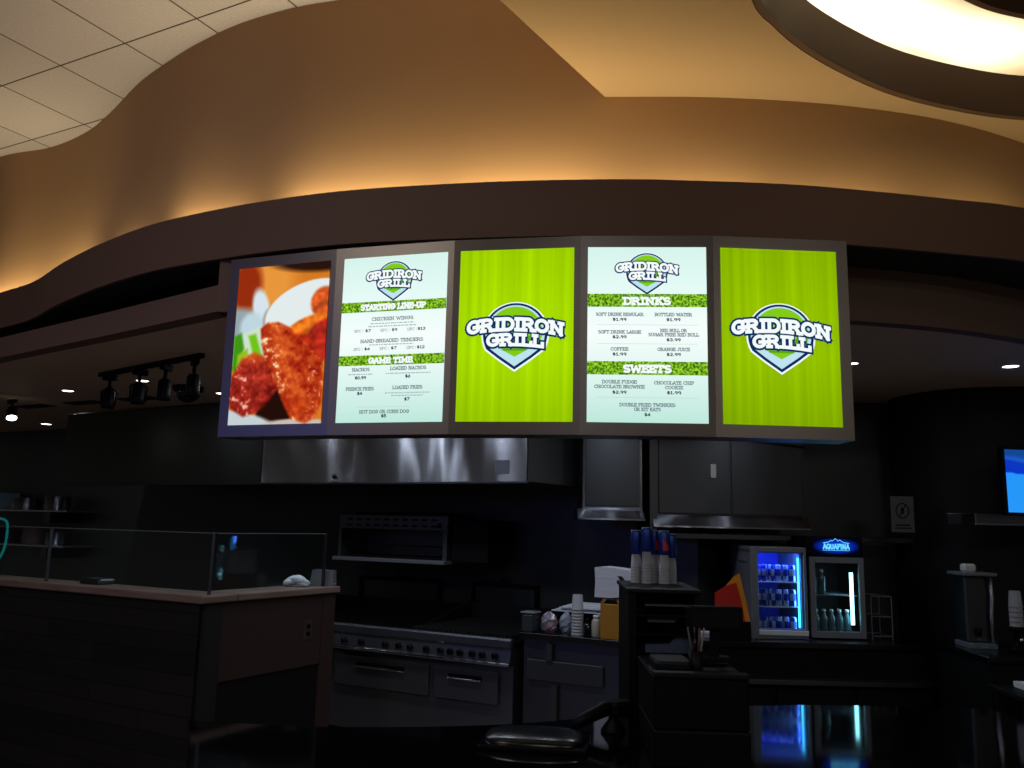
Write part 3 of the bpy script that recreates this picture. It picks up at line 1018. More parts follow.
MB().box(-.0455, -.0325, .12, 1.04, .34, .345).build('top_edge', E_edge, gr_)
MB().box(-.05, -.028, 1.04, 1.055, 0, .345, .002).build('post', M_steeld, gr_)


def on_ledge(a, b):
    """point a along the long leg, b away, in world"""
    p = KU * (cs + a) + KV * (ct + b)
    return p


p = on_ledge(-.15, .92)
mb = MB()
rr = random.Random(3)
for k in range(5):
    pts = []
    for j in range(9):
        t = j / 8
        pts.append((-.08 + .16 * t, .02 * math.sin(k * 2 + 5 * t), .012 + (.035 * math.sin(PI * t) if k % 2 else .015 * math.sin(PI * t)) + .004 * k))
    mb.tube(pts, [.012, .016, .018, .016, .015, .018, .017, .014, .01], 8)
cl = mb.build('folded_towel', M_cloth, None, (p.x, p.y, 1.20), KA + .4)
tag(cl, 'small crumpled white towel lying on the short ledge by the glass', 'towel')
p = on_ledge(-.1, 1.12)
nh = thing('napkin_holder', 'dark steel napkin holder at the far end of the short ledge', 'napkin holder', (p.x, p.y, 1.2), 0)
MB().box(-.08, .08, -.05, .05, 0, .012, .003).prism_y([(-.08, .01), (.08, .01), (.072, .10), (-.066, .105)], -.05, -.043).prism_y([(-.08, .01), (.08, .01), (.072, .10), (-.066, .105)], .043, .05).build('body', M_steelf, nh)
MB().box(-.06, .06, -.03, .03, .012, .085, .004).build('napkins', M_grey, nh)

# ------------------------------------------------------------------ hood and back line (kitchen axes)
hd = thing('exhaust_hood', 'long brushed steel exhaust hood above the cooking line', 'exhaust hood', K(-2.83, 5.35, 1.92), KA)
mb = MB()
mb.box(-2.56, 0, 0, .02, 0, .72)
mb.build('front_panel', M_steel, hd)
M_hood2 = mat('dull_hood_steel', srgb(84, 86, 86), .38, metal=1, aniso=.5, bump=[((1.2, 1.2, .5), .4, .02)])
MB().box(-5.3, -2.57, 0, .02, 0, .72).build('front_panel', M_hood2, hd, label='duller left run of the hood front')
MB().box(-.02, 0, .02, .99, 0, .72).build('end_panel', mat('hood_end_steel', srgb(112, 114, 112), .5, metal=.45), hd)
MB().box(-5.3, -.02, .02, .99, .1, .12).build('underside', M_dark, hd)
MB().box(-5.3, 0, -.012, .0, 0, .018, .003).box(0, .012, 0, .99, 0, .018, .003).build('lip', M_steeld, hd)
MB().box(-.26, -.14, -.003, 0, .07, .17).build('notice', mat('grey_label', srgb(96, 100, 110), .4), hd, label='small grey printed label')
MB().lathe([(.018, -.012), (.02, 0)], -1.75, 0, .06, 12, 'y').build('button', M_blackp, hd)
cup = MB().lathe([(.03, 0), (.045, .03), (.045, .11), (.02, .13)], 0, 0, 0, 14)
mb = MB().tube([(.1, .85, .0), (.1, .85, -.06), (.1, .82, -.14), (.12, .82, -.2)], .015, 8)
mb.build('drip_pipe', M_steel, hd)


def rack_front(mb, x0, x1, z0, z1):
    pass


# salamander broiler on the wall
sb = thing('salamander_broiler', 'open-front steel broiler mounted on the wall under the hood', 'broiler', K(-4.97, 5.9, 1.3), KA)
M_sal = mat('dull_broiler_steel', srgb(110, 112, 116), .42, metal=.9)
mb = MB()
mb.box(0, 1.13, 0, .4, .27, .39, .004).box(0, .03, 0, .4, .03, .27).box(1.09, 1.13, 0, .4, .03, .27).box(0, 1.13, .37, .4, .03, .27)
mb.build('housing', M_sal, sb)
MB().box(.03, 1.09, .06, .36, .035, .05).box(.03, 1.09, .03, .05, .13, .145).build('rack', M_dark, sb)
MB().box(-.02, 1.14, -.05, .4, 0, .03, .004).build('drip_lip', M_steelf, sb)
mb = MB()
for r_ in range(2):
    for k in range(10):
        mb.box(.09 + k * .098, .145 + k * .098, -.002, 0, .295 + r_ * .05, .312 + r_ * .05)
mb.build('vent_slots', M_rubber, sb)
MB().box(1.04, 1.065, -.012, 0, .29, .33, .002).build('switch', M_blackp, sb)
MB().box(.1, 1.0, .1, .38, .39, .42).build('top_tray', M_dark, sb)
MB().box(1.16, 1.5, .02, .42, .02, .36, .01).build('side_box', M_dark, sb)
# framed splash panels
for (s0, s1, lab) in ((-5.04, -4.16, 'black framed steel splash panel on the wall under the broiler'), (-3.84, -3.215, 'black framed steel splash panel behind the charbroiler')):
    t = thing('splash_panel', lab, 'splash panel', K(s0, 6.3, .9), KA)
    w_ = s1 - s0
    MB().box(0, w_, 0, .04, .22, .25, .004).box(0, .03, 0, .04, 0, .22).box(w_ - .03, w_, 0, .04, 0, .22).build('frame', M_blackp, t)
    MB().box(.03, w_ - .03, .02, .035, 0, .22).build('panel', M_steeld, t)
    MB().tube([(w_ / 2 - .05, .01, .25), (w_ / 2, -.01, .29), (w_ / 2 + .05, .01, .25)], .012, 6).build('grip', M_blackp, t)
# range
rg = thing('cooking_range', 'long steel cooking range with griddle, charbroiler and refrigerated drawers beneath', 'range', K(-5.5, 5.2, 0), KA)
L = 2.65
M_rs = mat('range_steel', srgb(104, 107, 116), .36, metal=.8, bump=[((2, 2, .6), .3, .02)])
MB().box(0, L, .05, .98, .12, .80).build('body', M_rs, rg)
MB().box(0, L, 0, .06, .80, .868, .012).build('bullnose', M_rs, rg)
MB().prism_x([(.05, .70), (.05, .80), (.012, .80), (.0, .715)], 0, L).build('control_panel', M_rs, rg)
MB().box(0, L, -.025, .05, .692, .712, .004).build('front_rail', M_steel, rg)
gp = MB().box(.0, 1.72, .06, .98, .80, .862)
gp.box(0, 1.72, .95, .98, .86, .98).box(0, .02, .06, .95, .86, .98)
gp.build('griddle', mat('seasoned_griddle_plate', srgb(40, 42, 44), .22, metal=.9), rg)
cb = MB()
cb.box(1.73, L, .06, .98, .80, .84)
cb.prism_x([(.15, .84), (.98, .84), (.98, 1.0), (.93, 1.0)], 1.73, 1.76)
cb.prism_x([(.15, .84), (.98, .84), (.98, 1.0), (.93, 1.0)], L - .03, L)
cb.box(1.76, L - .03, .95, .98, .84, .99)
char = cb.build('charbroiler', M_dark, rg)
mb = MB()
for k in range(22):
    x = 1.78 + k * .0385
    mb.box(x, x + .015, .09, .93, .868, .88)
mb.build('grate', M_rubber, char)
kb = None
for x in (.95, 1.1, 1.24, 1.4, 1.62, 1.74, 1.84, 1.98, 2.1, 2.18, 2.26, 2.36, 2.44, 2.54):
    if kb is None:
        kb = MB().lathe([(.012, .02), (.022, 0), (.02, -.03), (.016, -.035)], 0, 0, 0, 14, 'y').box(-.005, .005, -.045, -.03, -.02, .02).build('knob', M_blackg, rg, (x, 0, .752))
    else:
        c = kb.copy()
        c.location = (x, 0, .752)
        C.objects.link(c)
MB().box(1.2, 1.42, .044, .05, .575, .66, .002).build('control_display', M_blackp, rg)
for (x0, x1) in ((.1, 1.08), (1.13, 1.98), (2.03, 2.55)):
    d = MB().box(x0, x1, .02, .05, .43, .64, .005).build('drawer', M_rs, rg)
    MB().box(x0 + (x1 - x0) * .24, x0 + (x1 - x0) * .76, .014, .02, .575, .6).build('handle', M_blackp, d)
    MB().box(x0 + (x1 - x0) * .24, x0 + (x1 - x0) * .76, .0, .02, .566, .576, .002).build('handle_lip', M_steel, d)
MB().box(.0, L, .1, .9, 0, .12).build('plinth', M_dark, rg)

# rear counter in the middle (kitchen axes) with clutter
rc = thing('prep_counter', 'steel prep counter right of the range carrying bags and cups', 'counter', K(-2.79, 5.22, 0), KA)
MB().box(0, .8, 0, .8, .88, .92, .004).build('worktop', M_top, rc)
MB().box(.02, .78, .03, .78, 0, .88).build('cabinet', M_steeld, rc)
MB().box(.05, .6, .01, .03, .62, .75, .004).build('drawer', M_rackm, rc)
MB().box(.24, .28, .0, .03, .28, .6).box(.2, .24, .0, .03, .75, .86).build('latch_bar', M_rackm, rc)


def kp(s, t, z=.92):
    return K(s, t, z)


# clutter positions from s along counter
def clear_bag(name, label, s, t, w_, h_, m_, seed):
    rr = random.Random(seed)
    mb = MB()
    n, m = 14, 8
    vs, fs = [], []
    for j in range(m + 1):
        v = j / m
        r_ = math.sin(PI * (.12 + .88 * v)) ** .5 if v < .98 else .15
        for k in range(n):
            a = 2 * PI * k / n
            q = 1 + rr.uniform(-.14, .14)
            vs.append((w_ / 2 * r_ * math.cos(a) * q, w_ * .38 * r_ * math.sin(a) * q, h_ * v + (rr.uniform(-.01, .01) if 0 < j else 0)))
    for j in range(m):
        for k in range(n):
            fs.append((j * n + k, j * n + (k + 1) % n, (j + 1) * n + (k + 1) % n, (j + 1) * n + k))
    fs.append(tuple(reversed(range(n))))
    fs.append(tuple(m * n + k for k in range(n)))
    mb.add(vs, fs, False)
    o = mb.build(name, m_, None, K(s, t, .92), KA)
    tag(o, label, 'bag')
    return o


M_bag = mat('clear_plastic_film', srgb(150, 156, 170), .25, spec=.8)
M_bag2 = mat('clear_bag_pink_print', srgb(150, 156, 170), .25, spec=.8, var=((14, 14, 14), srgb(150, 92, 108)))
clear_bag('plastic_bag', 'crumpled clear bag with pink print on the prep counter', -2.63, 5.34, .12, .13, M_bag2, 4)
clear_bag('plastic_bag', 'crumpled clear bag touching the tall paper cup stack on its left', -2.53, 5.40, .1, .13, M_bag, 9)
# square clear container
t = thing('food_container', 'square clear plastic container at the left end of the prep counter', 'container', K(-2.75, 5.30, .92), KA)
M_clearp = mat('smoky_clear_plastic', srgb(52, 60, 64), .15, spec=.8)
MB().box(-.05, .05, -.05, .05, 0, .12, .012).build('tub', M_clearp, t)
MB().box(-.054, .054, -.054, .054, .12, .132, .004).build('lid', M_grey, t)
# film box / foil behind
t = thing('paper_stack', 'loose stack of white paper sheets behind the cups and bags', 'paper', K(-2.48, 5.7, .92), KA)
mb = MB()
for k in range(6):
    a = .08 * (k % 3) - .08
    mb.box(-.24 + .02 * k, .26 - .015 * k, -.12 + a * .3, .13 + a * .3, .12 + .008 * k, .126 + .008 * k)
mb.build('sheets', M_cloth, t)
MB().box(-.2, .22, -.1, .11, 0, .12, .004).build('box', M_dark, t)


# paper cups, individual and nested
def make_cup(h_=.1, r0=.033, r1=.04, m_=M_white):
    return MB().lathe([(r0 * .9, .004), (r0, 0), (r1, h_ * .96), (r1 * 1.06, h_ * .97), (r1 * 1.06, h_), (r1 * .96, h_), (r0 * .9, .01)], 0, 0, 0, 18, caps=False)


ORD = ['lowest', 'second', 'third', 'fourth', 'fifth', 'sixth', 'seventh', 'eighth', 'ninth', 'tenth']
cup0 = make_cup().build('paper_cup', M_paperc, None)
cup_used = [False]


def cup_stack(loc, n, step, where, group, flip=True, sc=1.0, src=None):
    for k in range(n):
        src = cup0
        if not cup_used[0]:
            o = src
            cup_used[0] = True
        else:
            o = src.copy()
            C.objects.link(o)
        o.scale = (sc, sc, sc)
        z = loc[2] + k * step
        if flip:
            o.rotation_euler = (PI, 0, 0)
            z += .1 * sc
        else:
            o.rotation_euler = (0, 0, 0)
        o.location = (loc[0], loc[1], z)
        nm = ORD[k] if k < n - 1 else 'topmost'
        tag(o, '%s paper cup %s' % (nm, where), 'cup', group)


q = K(-2.42, 5.34, .92)
cup_stack((q[0], q[1], .92), 9, .02, 'of the upside-down white stack on the prep counter', 'tall white cup stack on the prep counter')
# dark bottle with white cap, small clear jars
t = thing('sauce_bottle', 'small black sauce bottle right of the white cup stack', 'bottle', K(-2.325, 5.29, .92), KA)
MB().lathe([(.022, 0), (.024, .01), (.024, .07), (.012, .09)], 0, 0, 0, 14).build('body', M_blackg, t)
MB().lathe([(.011, .09), (.011, .115)], 0, 0, 0, 12).build('cap', M_blackp, t)
t = thing('creamer_jar', 'pale creamer jar beside the yellow box', 'jar', K(-2.26, 5.29, .92), KA)
MB().lathe([(.03, 0), (.033, .01), (.033, .10), (.022, .12)], 0, 0, 0, 16).build('body', mat('creamy_plastic', srgb(170, 165, 150), .4), t)
MB().lathe([(.023, .12), (.023, .14)], 0, 0, 0, 14).build('lid', M_white, t)
clear_bag('plastic_bag', 'small crinkled clear bag behind the black sauce bottle', -2.3, 5.42, .10, .13, M_bag, 22)
# yellow box with cloth on top
M_yel = mat('mustard_card', srgb(170, 118, 24), .6)
t = thing('cardboard_box', 'upright mustard yellow box on the prep counter', 'box', K(-2.145, 5.30, .92), KA)
MB().box(-.07, .07, -.06, .08, 0, .22, .004).build('body', M_yel, t)
MB().prism_y([(-.07, .22), (-.05, .22), (-.03, .245), (-.05, .25)], -.06, .08).prism_y([(.07, .22), (.05, .22), (.045, .25), (.06, .255)], -.06, .08).build('flap', M_yel, t)
MB().box(-.05, .05, -.05, .07, .222, .25, .004).build('contents', M_dark, t)
nb = thing('napkin_pack', 'wrapped white napkin pack set on top of the yellow box', 'napkin pack', K(-2.13, 5.32, 1.178), KA)
mb = MB()
n = 9
prof = [(-.13, .0), (-.10, .0), (-.02, .0), (.07, .01), (.12, .05), (.14, .14), (.10, .18), (.0, .19), (-.09, .195), (-.13, .19), (-.125, .10)]
mb.prism_y(prof, -.07, .1)
mb.build('wrap', mat('napkin_wrap', srgb(215, 218, 226), .6, bump=[((8, 8, 120), .5, .004)]), nb)
a = arc(.03, .08, .06, .07, 60, -40, 8)
b = arc(.0, .08, .055, .07, -40, 60, 8)
MB().add([(p_[0], -.0712, p_[1]) for p_ in a + b], [tuple(range(len(a + b)))]).build('print', mat('navy_print', srgb(24, 30, 52), .5), nb)

# ------------------------------------------------------------------ right rear: upper cabinets, counter, fridges
uc = thing('upper_cabinet', 'narrow steel upper cabinet beside the hood with a bright bottom ledge', 'cabinet', (.50, 6.2, 1.68), 0)
MB().box(.03, .46, 0, .5, .08, .9).build('body', M_steel, uc)
MB().box(.05, .44, -.012, 0, .1, .88, .003).build('door', M_steeld, uc)
MB().prism_x([(0, .075), (0, .08), (-.08, .012), (-.08, 0), (0.3, 0), (.3, .08)], -.01, .47).build('ledge', M_steel, uc)
u2 = thing('upper_cabinet', 'wide dark steel double upper cabinet over the drinks fridges', 'cabinet', (1.03, 6.2, 1.64), R(3))
MB().box(.03, 1.13, 0, .45, .08, .88).build('body', M_steeld, u2)
for k in (0, 1):
    d = MB().box(.05 + k * .54, .575 + k * .54, -.014, 0, .1, .66, .003).build('door', M_steeld, u2)
    if k == 0:
        MB().box(.43, .47, -.03, -.014, .36, .46, .004).build('handle', M_white, d)
MB().prism_x([(0, .075), (0, .09), (-.07, .012), (-.07, 0), (0.3, 0), (.3, .08)], 0, 1.14).build('ledge', M_steel, u2)
MB().tube([(.03, -.02, .68), (.3, -.02, .68), (.6, -.02, .655), (1.13, -.02, .60)], .009, 8).build('rail', M_steel, u2)
MB().box(-.02, .03, -.03, .45, -.03, .9).build('end_post', M_steeld, u2)
bs = MB().box(1.15, 3.0, 6.3, 6.52, 1.56, 1.6, .004).build('wall_shelf', M_steeld)
tag(bs, 'dark steel wall shelf directly above the drinks fridges', 'shelf')
dc = thing('drinks_counter', 'dark rear counter carrying the two small drinks fridges', 'counter', (1.2, 5.72, 0), 0)
MB().box(0, 1.6, 0, .95, .88, .915, .004).build('worktop', M_top, dc)
MB().box(.02, 1.58, .05, .9, 0, .88).build('cabinet', M_counterb, dc)
MB().box(.0, 1.6, -.03, .05, .655, .685, .003).build('rail', M_steeld, dc)
for k in range(3):
    MB().box(.04 + k * .52, .52 + k * .52, .03, .05, .08, .62, .004).build('door', M_dark, dc)

# fridges
M_blueled = emis('blue_led', srgb(60, 190, 255), 5)
M_cyanled = emis('cyan_led', srgb(150, 235, 255), 5)
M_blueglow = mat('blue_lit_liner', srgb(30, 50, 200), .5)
M_liner = mat('fridge_liner', srgb(60, 70, 120), .5)


def can_mat(name, c1, c2):
    m = mat(name, c1, .3, metal=.5)
    nt = m.node_tree
    tc = [n_ for n_ in nt.nodes if n_.type == 'TEX_COORD'][0]
    ck = nt.nodes.new('ShaderNodeTexChecker')
    ck.inputs['Scale'].default_value = 22
    ck.inputs['Color1'].default_value = c1
    ck.inputs['Color2'].default_value = c2
    mp = nt.nodes.new('ShaderNodeMapping')
    mp.inputs['Location'].default_value = (.0117, .013, .007)
    nt.links.new(tc.outputs['Object'], mp.inputs[0])
    nt.links.new(mp.outputs[0], ck.inputs['Vector'])
    nt.links.new(ck.outputs['Color'], nt.nodes['Principled BSDF'].inputs['Base Color'])
    return m


M_canb = can_mat('blue_silver_can', srgb(30, 50, 170), srgb(170, 180, 220))
f1 = thing('drinks_fridge', 'small steel glass-door fridge glowing blue with rows of cans, left of the pair', 'fridge', (1.66, 5.93, .915), R(-3))
FW, FH, FD = .375, .605, .66
MB().box(0, FW, 0, FD, .0, .022).box(0, .03, .03, FD, .02, FH - .02).box(FW - .03, FW, .03, FD, .02, FH - .02).box(0, FW, FD - .03, FD, .02, FH).box(0, FW, .03, FD, FH - .04, FH).build('cabinet', M_steelf, f1)
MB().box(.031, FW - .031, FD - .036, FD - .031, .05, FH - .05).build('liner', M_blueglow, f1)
d = MB().box(0, .05, 0, .03, .02, FH, .003).box(FW - .018, FW, 0, .03, .02, FH, .003).box(.05, FW - .018, 0, .03, FH - .035, FH, .003).box(.05, FW - .018, 0, .03, .02, .065, .003).build('door_frame', M_steelf, f1)
MB().box(.05, FW - .018, .012, .016, .065, FH - .035).build('glass', M_glass, d)
MB().box(.045, FW - .0, -.012, .0, .022, .055, .003).build('kick_strip', M_white, f1, label='bright lower strip')
MB().box(-.012, 0.0, .1, .35, .5, .53, .004).build('handle', M_steelf, f1)
for z in (.20, .365):
    MB().box(.035, FW - .035, .05, FD - .04, z, z + .006).build('shelf', M_white, f1)
led = MB().box(FW - .05, FW - .04, .04, .05, .07, FH - .07).build('light_strip', M_blueled, f1)
l = area('fridge_lamp', (1.66 + FW / 2, 5.99, .915 + .55), (1.66 + FW / 2, 6.35, .915 + .2), .28, .03, 2.6, (.08, .18, 1))
l = area('fridge_lamp', (1.66 + FW - .045, 5.985, .915 + .3), (1.66 + .1, 6.2, .915 + .3), .03, .5, 1.2, (.08, .25, 1))
can0 = MB().lathe([(.018, 0), (.0235, .008), (.0235, .098), (.019, .108), (.0195, .112), (.018, .11)], 0, 0, 0, 14)
can0 = can0.build('energy_drink_can', M_canb, None)
first = True
fm = Matrix.Translation((1.66, 5.93, .915)) @ Matrix.Rotation(R(-3), 4, 'Z')
for r_, (z, nm) in enumerate(((.372, 'top'), (.207, 'middle'), (.024, 'bottom'))):
    for k in range(6):
        o = can0 if first else can0.copy()
        if not first:
            C.objects.link(o)
        first = False
        p = fm @ Vector((.065 + k * .0465, .085, z))
        o.location = p
        tag(o, 'blue energy drink can on the %s shelf of the left fridge, %s' % (nm, ['leftmost', 'second from left', 'third from left', 'third from right', 'second from right', 'rightmost'][k]), 'can',
            'cans in the left fridge')
        o.rotation_euler = (0, 0, k * 1.1)
# second fridge
f2 = thing('drinks_fridge', 'tall black glass-door water fridge with a glowing blue sign, right of the pair', 'fridge', (2.055, 5.93, .915), R(-2))
f2.scale = (1, 1, .965)
FW2, FH2 = .38, .71
MB().box(0, FW2, .03, .5, 0, .02).box(0, .03, .03, .5, .02, .57).box(FW2 - .03, FW2, .03, .5, .02, .57).box(0, FW2, .47, .5, .02, FH2).box(0, FW2, .03, .5, .57, FH2, .006).build('cabinet', M_blackp, f2)
d = MB().box(0.005, .045, 0, .03, .01, .565, .003).box(FW2 - .04, FW2 - .005, 0, .03, .01, .565, .003).box(.045, FW2 - .04, 0, .03, .525, .565, .003).box(.045, FW2 - .04, 0, .03, .01, .055, .003).build('door_frame', M_steelf, f2)
MB().box(.045, FW2 - .04, .012, .016, .055, .525).build('glass', M_glass, d)
MB().box(.035, FW2 - .035, .46, .465, .03, .56).build('liner', M_dark, f2)
MB().box(.035, FW2 - .035, .05, .46, .295, .301).build('shelf', M_steelf, f2)
MB().box(FW2 - .092, FW2 - .07, .035, .045, .10, .46).build('light_strip', M_cyanled, f2)
area('fridge_lamp', (2.055 + FW2 - .09, 6.0, .915 + .28), (2.055 + .1, 6.15, .915 + .15), .02, .34, .35, (.35, .7, 1))


def sign_mat():
    m = bpy.data.materials.new('blue_backlit_sign')
    m.use_nodes = True
    nt = m.node_tree
    nt.nodes.remove(nt.nodes['Principled BSDF'])
    e = nt.nodes.new('ShaderNodeEmission')
    tc = nt.nodes.new('ShaderNodeTexCoord')
    mp = nt.nodes.new('ShaderNodeMapping')
    mp.inputs['Location'].default_value = (-1, 0, -1)
    mp.inputs['Scale'].default_value = (2, 0, 2)
    g_ = nt.nodes.new('ShaderNodeTexGradient')
    g_.gradient_type = 'SPHERICAL'
    rp = nt.nodes.new('ShaderNodeValToRGB')
    rp.color_ramp.elements[0].color = srgb(2, 4, 20)
    rp.color_ramp.elements[1].color = srgb(10, 60, 230)
    rp.color_ramp.elements[1].position = .75
    nt.links.new(tc.outputs['Generated'], mp.inputs[0])
    nt.links.new(mp.outputs[0], g_.inputs[0])
    nt.links.new(g_.outputs[0], rp.inputs[0])
    nt.links.new(rp.outputs[0], e.inputs[0])
    nt.links.new(e.outputs[0], nt.nodes['Material Output'].inputs[0])
    return m


sg = MB().box(.04, FW2 - .02, .022, .03, .585, .70).build('sign_panel', sign_mat(), f2)
mb = MB()
stroke_text(mb, 'AQUAFINA', .2, .62, .04, .2, .0205, fit=.18, serif=False)
pk = [(.11, .664), (.15, .672), (.165, .684), (.175, .678), (.195, .697), (.215, .680), (.225, .688), (.25, .670), (.29, .664)]
for i_ in range(len(pk) - 1):
    (xa, za), (xb, zb) = pk[i_], pk[i_ + 1]
    mb.add([(xa, .0205, za - .003), (xb, .0205, zb - .003), (xb, .0205, zb + .002), (xa, .0205, za + .002)], [(0, 1, 2, 3)])
mb.add([(.108, .0205, .612), (.292, .0205, .612), (.292, .0205, .615), (.108, .0205, .615)], [(0, 1, 2, 3)])
mb.build('sign_lettering', emis('pale_cyan_letters', srgb(110, 220, 250), 1.1), sg)
M_water = mat('clear_water_bottle', srgb(70, 92, 100), .12, spec=.7)
bot = MB().lathe([(.024, 0), (.027, .01), (.027, .05), (.025, .06), (.027, .07), (.027, .11), (.012, .145), (.012, .155)], 0, 0, 0, 14).build('water_bottle', M_water)
bc = MB().lathe([(.0135, .152), (.0135, .17)], 0, 0, 0, 12).build('cap', M_white, bot)
fm = Matrix.Translation((2.055, 5.93, .915)) @ Matrix.Rotation(R(-2), 4, 'Z')
spots = [(.07 + k * .053, .1, .022, 'clear water bottle in the right fridge bottom row, ' + ['leftmost', 'second from left', 'middle one', 'second from right', 'rightmost'][k]) for k in range(5)]
spots += [(.062, .1, .291, 'water bottle at far left on the upper shelf of the right fridge'), (.115, .1, .291, 'water bottle second from left on the upper shelf of the right fridge')]
for i_, (x, y, z, lab) in enumerate(spots):
    o = bot if i_ == 0 else copy_tree(bot)
    o.location = fm @ Vector((x, y, z))
    tag(o, lab, 'bottle', 'water bottles in the right fridge')
# triangular promo sign leaning on left fridge
M_or = mat('orange_card', srgb(226, 140, 20), .5, emit=srgb(226, 120, 10), estr=.0)
M_rd = mat('red_card', srgb(196, 30, 16), .5)
ps = thing('promo_sign', 'red and orange cut-card promo sign on a black base by the left fridge', 'sign', (1.41, 5.80, .915), R(-4))
MB().box(-.02, .2, -.02, .03, 0, .12, .006).build('base', M_blackp, ps)
MB().prism_y([(.02, .12), (.20, .12), (.175, .25), (.135, .43), (.10, .41), (.02, .32)], 0, .006).build('card', M_or, ps)
MB().prism_y([(-.03, .13), (.165, .12), (.145, .24), (.112, .37), (.05, .35), (-.03, .30)], -.003, 0).build('red_panel', M_rd, ps)
# wire rack right of the fridges
t = thing('wire_rack', 'small empty wire rack at the right end beside the water fridge', 'rack', (2.49, 5.98, .915), 0)
mb = MB()
for x in (0, .14):
    for y in (0, .2):
        mb.box(x, x + .006, y, y + .006, 0, .29)
for z in (.02, .15, .285):
    mb.box(0, .146, 0, .006, z, z + .006).box(0, .146, .2, .206, z, z + .006).box(0, .006, 0, .2, z, z + .006).box(.14, .146, 0, .2, z, z + .006)
    for k in range(1, 6):
        mb.box(k * .024, k * .024 + .003, 0, .2, z, z + .003)
mb.build('wire_frame', M_steelf, t)
# white papers / receipt stack on counter left of fridge 1
t = MB().box(-.13, .13, -.08, .09, 0, .02, .003).box(-.12, .14, -.09, .08, .022, .04, .003).build('paper_pile', M_cloth, None, (1.36, 5.97, .915), R(5))
tag(t, 'pile of white papers behind the customer display', 'paper')
cbp = catmull([(0, -.0, 0), (.1, -.05, .01), (.2, .0, .005), (.32, .03, .005), (.42, .0, .0)], 6)
t = MB().tube(cbp, .006, 6).build('power_cable', M_rubber, None, (1.62, 5.76, .924))
tag(t, 'black cable lying on the counter in front of the left fridge', 'cable')

# ------------------------------------------------------------------ right wall things
pst = thing('wall_notice', 'pale framed paper notice with a round symbol on the black wall', 'notice', (2.69, 6.05, 1.64), R(-14))
MB().box(0, .15, -.012, 0, 0, .25, .002).build('board', mat('notice_paper', srgb(74, 72, 71), .7), pst)
mb = MB()
A_ = arc(.075, .15, .045, .055, 0, 360, 20)
B_ = arc(.075, .15, .037, .047, 0, 360, 20)
for k in range(20):
    mb.add([(A_[k][0], -.0125, A_[k][1]), (A_[k + 1][0], -.0125, A_[k + 1][1]), (B_[k + 1][0], -.0125, B_[k + 1][1]), (B_[k][0], -.0125, B_[k][1])], [(0, 1, 2, 3)])
mb.add([(.05, -.0125, .11), (.056, -.0125, .106), (.1, -.0125, .19), (.094, -.0125, .194)], [(0, 1, 2, 3)])
mb.box(.065, .085, -.0125, -.012, .13, .17)
mb.box(.03, .12, -.0125, -.012, .045, .055).box(.02, .13, -.0125, -.012, .025, .033)
mb.build('symbol', M_blackp, pst)
rs = thing('wall_shelf', 'short steel wall shelf below the television', 'shelf', (2.93, 5.40, 1.695), 0)
MB().box(0, .9, 0, .35, 0, .012, .003).build('plate', M_steel, rs)
MB().box(0, .9, .34, .35, .012, .08).box(0, .008, 0, .35, .012, .07).build('upstand', M_steel, rs)
tv = thing('television', 'television with a bright blue picture high on the right wall', 'television', (3.175, 5.45, 1.76), R(8))
MB().box(-.02, .75, 0, .05, 0, .44, .006).build('casing', M_blackg, tv)


def tv_mat():
    m = bpy.data.materials.new('blue_tv_picture')
    m.use_nodes = True
    nt = m.node_tree
    nt.nodes.remove(nt.nodes['Principled BSDF'])
    e = nt.nodes.new('ShaderNodeEmission')
    tc = nt.nodes.new('ShaderNodeTexCoord')
    n = nt.nodes.new('ShaderNodeTexNoise')
    n.inputs['Scale'].default_value = 4
    ad = nt.nodes.new('ShaderNodeSeparateXYZ')
    mt = nt.nodes.new('ShaderNodeMath')
    mt.operation = 'MULTIPLY_ADD'
    mt.inputs[1].default_value = .22
    nt.links.new(tc.outputs['Object'], n.inputs['Vector'])
    nt.links.new(tc.outputs['Generated'], ad.inputs[0])
    nt.links.new(n.outputs['Fac'], mt.inputs[0])
    nt.links.new(ad.outputs['Z'], mt.inputs[2])
    rp = nt.nodes.new('ShaderNodeValToRGB')
    el = rp.color_ramp.elements
    el[0].color = srgb(20, 110, 240)
    el[0].position = 0
    el[1].color = srgb(20, 70, 150)
    el[1].position = 1
    for po, co in ((.1, (40, 150, 250)), (.72, (36, 150, 250)), (.75, (10, 50, 200)), (.9, (12, 56, 190)), (.94, (30, 90, 200))):
        q_ = el.new(po)
        q_.color = srgb(*co)
    nt.links.new(mt.outputs[0], rp.inputs[0])
    nt.links.new(rp.outputs[0], e.inputs[0])
    nt.links.new(e.outputs[0], nt.nodes['Material Output'].inputs[0])
    return m


MB().box(0, .73, -.003, 0, .02, .42).build('screen', tv_mat(), tv)
cc = thing('coffee_counter', 'dark counter on the right carrying the steel coffee urn', 'counter', (2.72, 4.98, 0), R(-3))
MB().box(0, 1.6, 0, .7, .92, .955, .006).build('worktop', M_top, cc)
MB().box(.03, 1.6, .04, .7, 0, .92).build('cabinet', M_counterb, cc)
ur = thing('coffee_urn', 'upright steel coffee urn with a dark front on the right counter', 'coffee urn', (2.80, 5.30, .955), R(-4))
MB().box(0, .16, 0, .22, .0, .03, .004).build('base', M_steelf, ur)
MB().box(0.01, .15, .06, .22, .03, .43, .01).build('body', M_steeld, ur)
MB().tube([(.15, .03, .02), (.145, .03, .2), (.155, .03, .3), (.15, .03, .44)], .013, 10).build('chrome_column', M_steel, ur)
MB().box(-.02, .18, -.01, .23, .43, .45, .005).build('lid', M_steelf, ur)
MB().lathe([(.012, .12), (.015, .1), (.01, .07)], .07, .03, 0, 10).build('tap', M_blackp, ur)
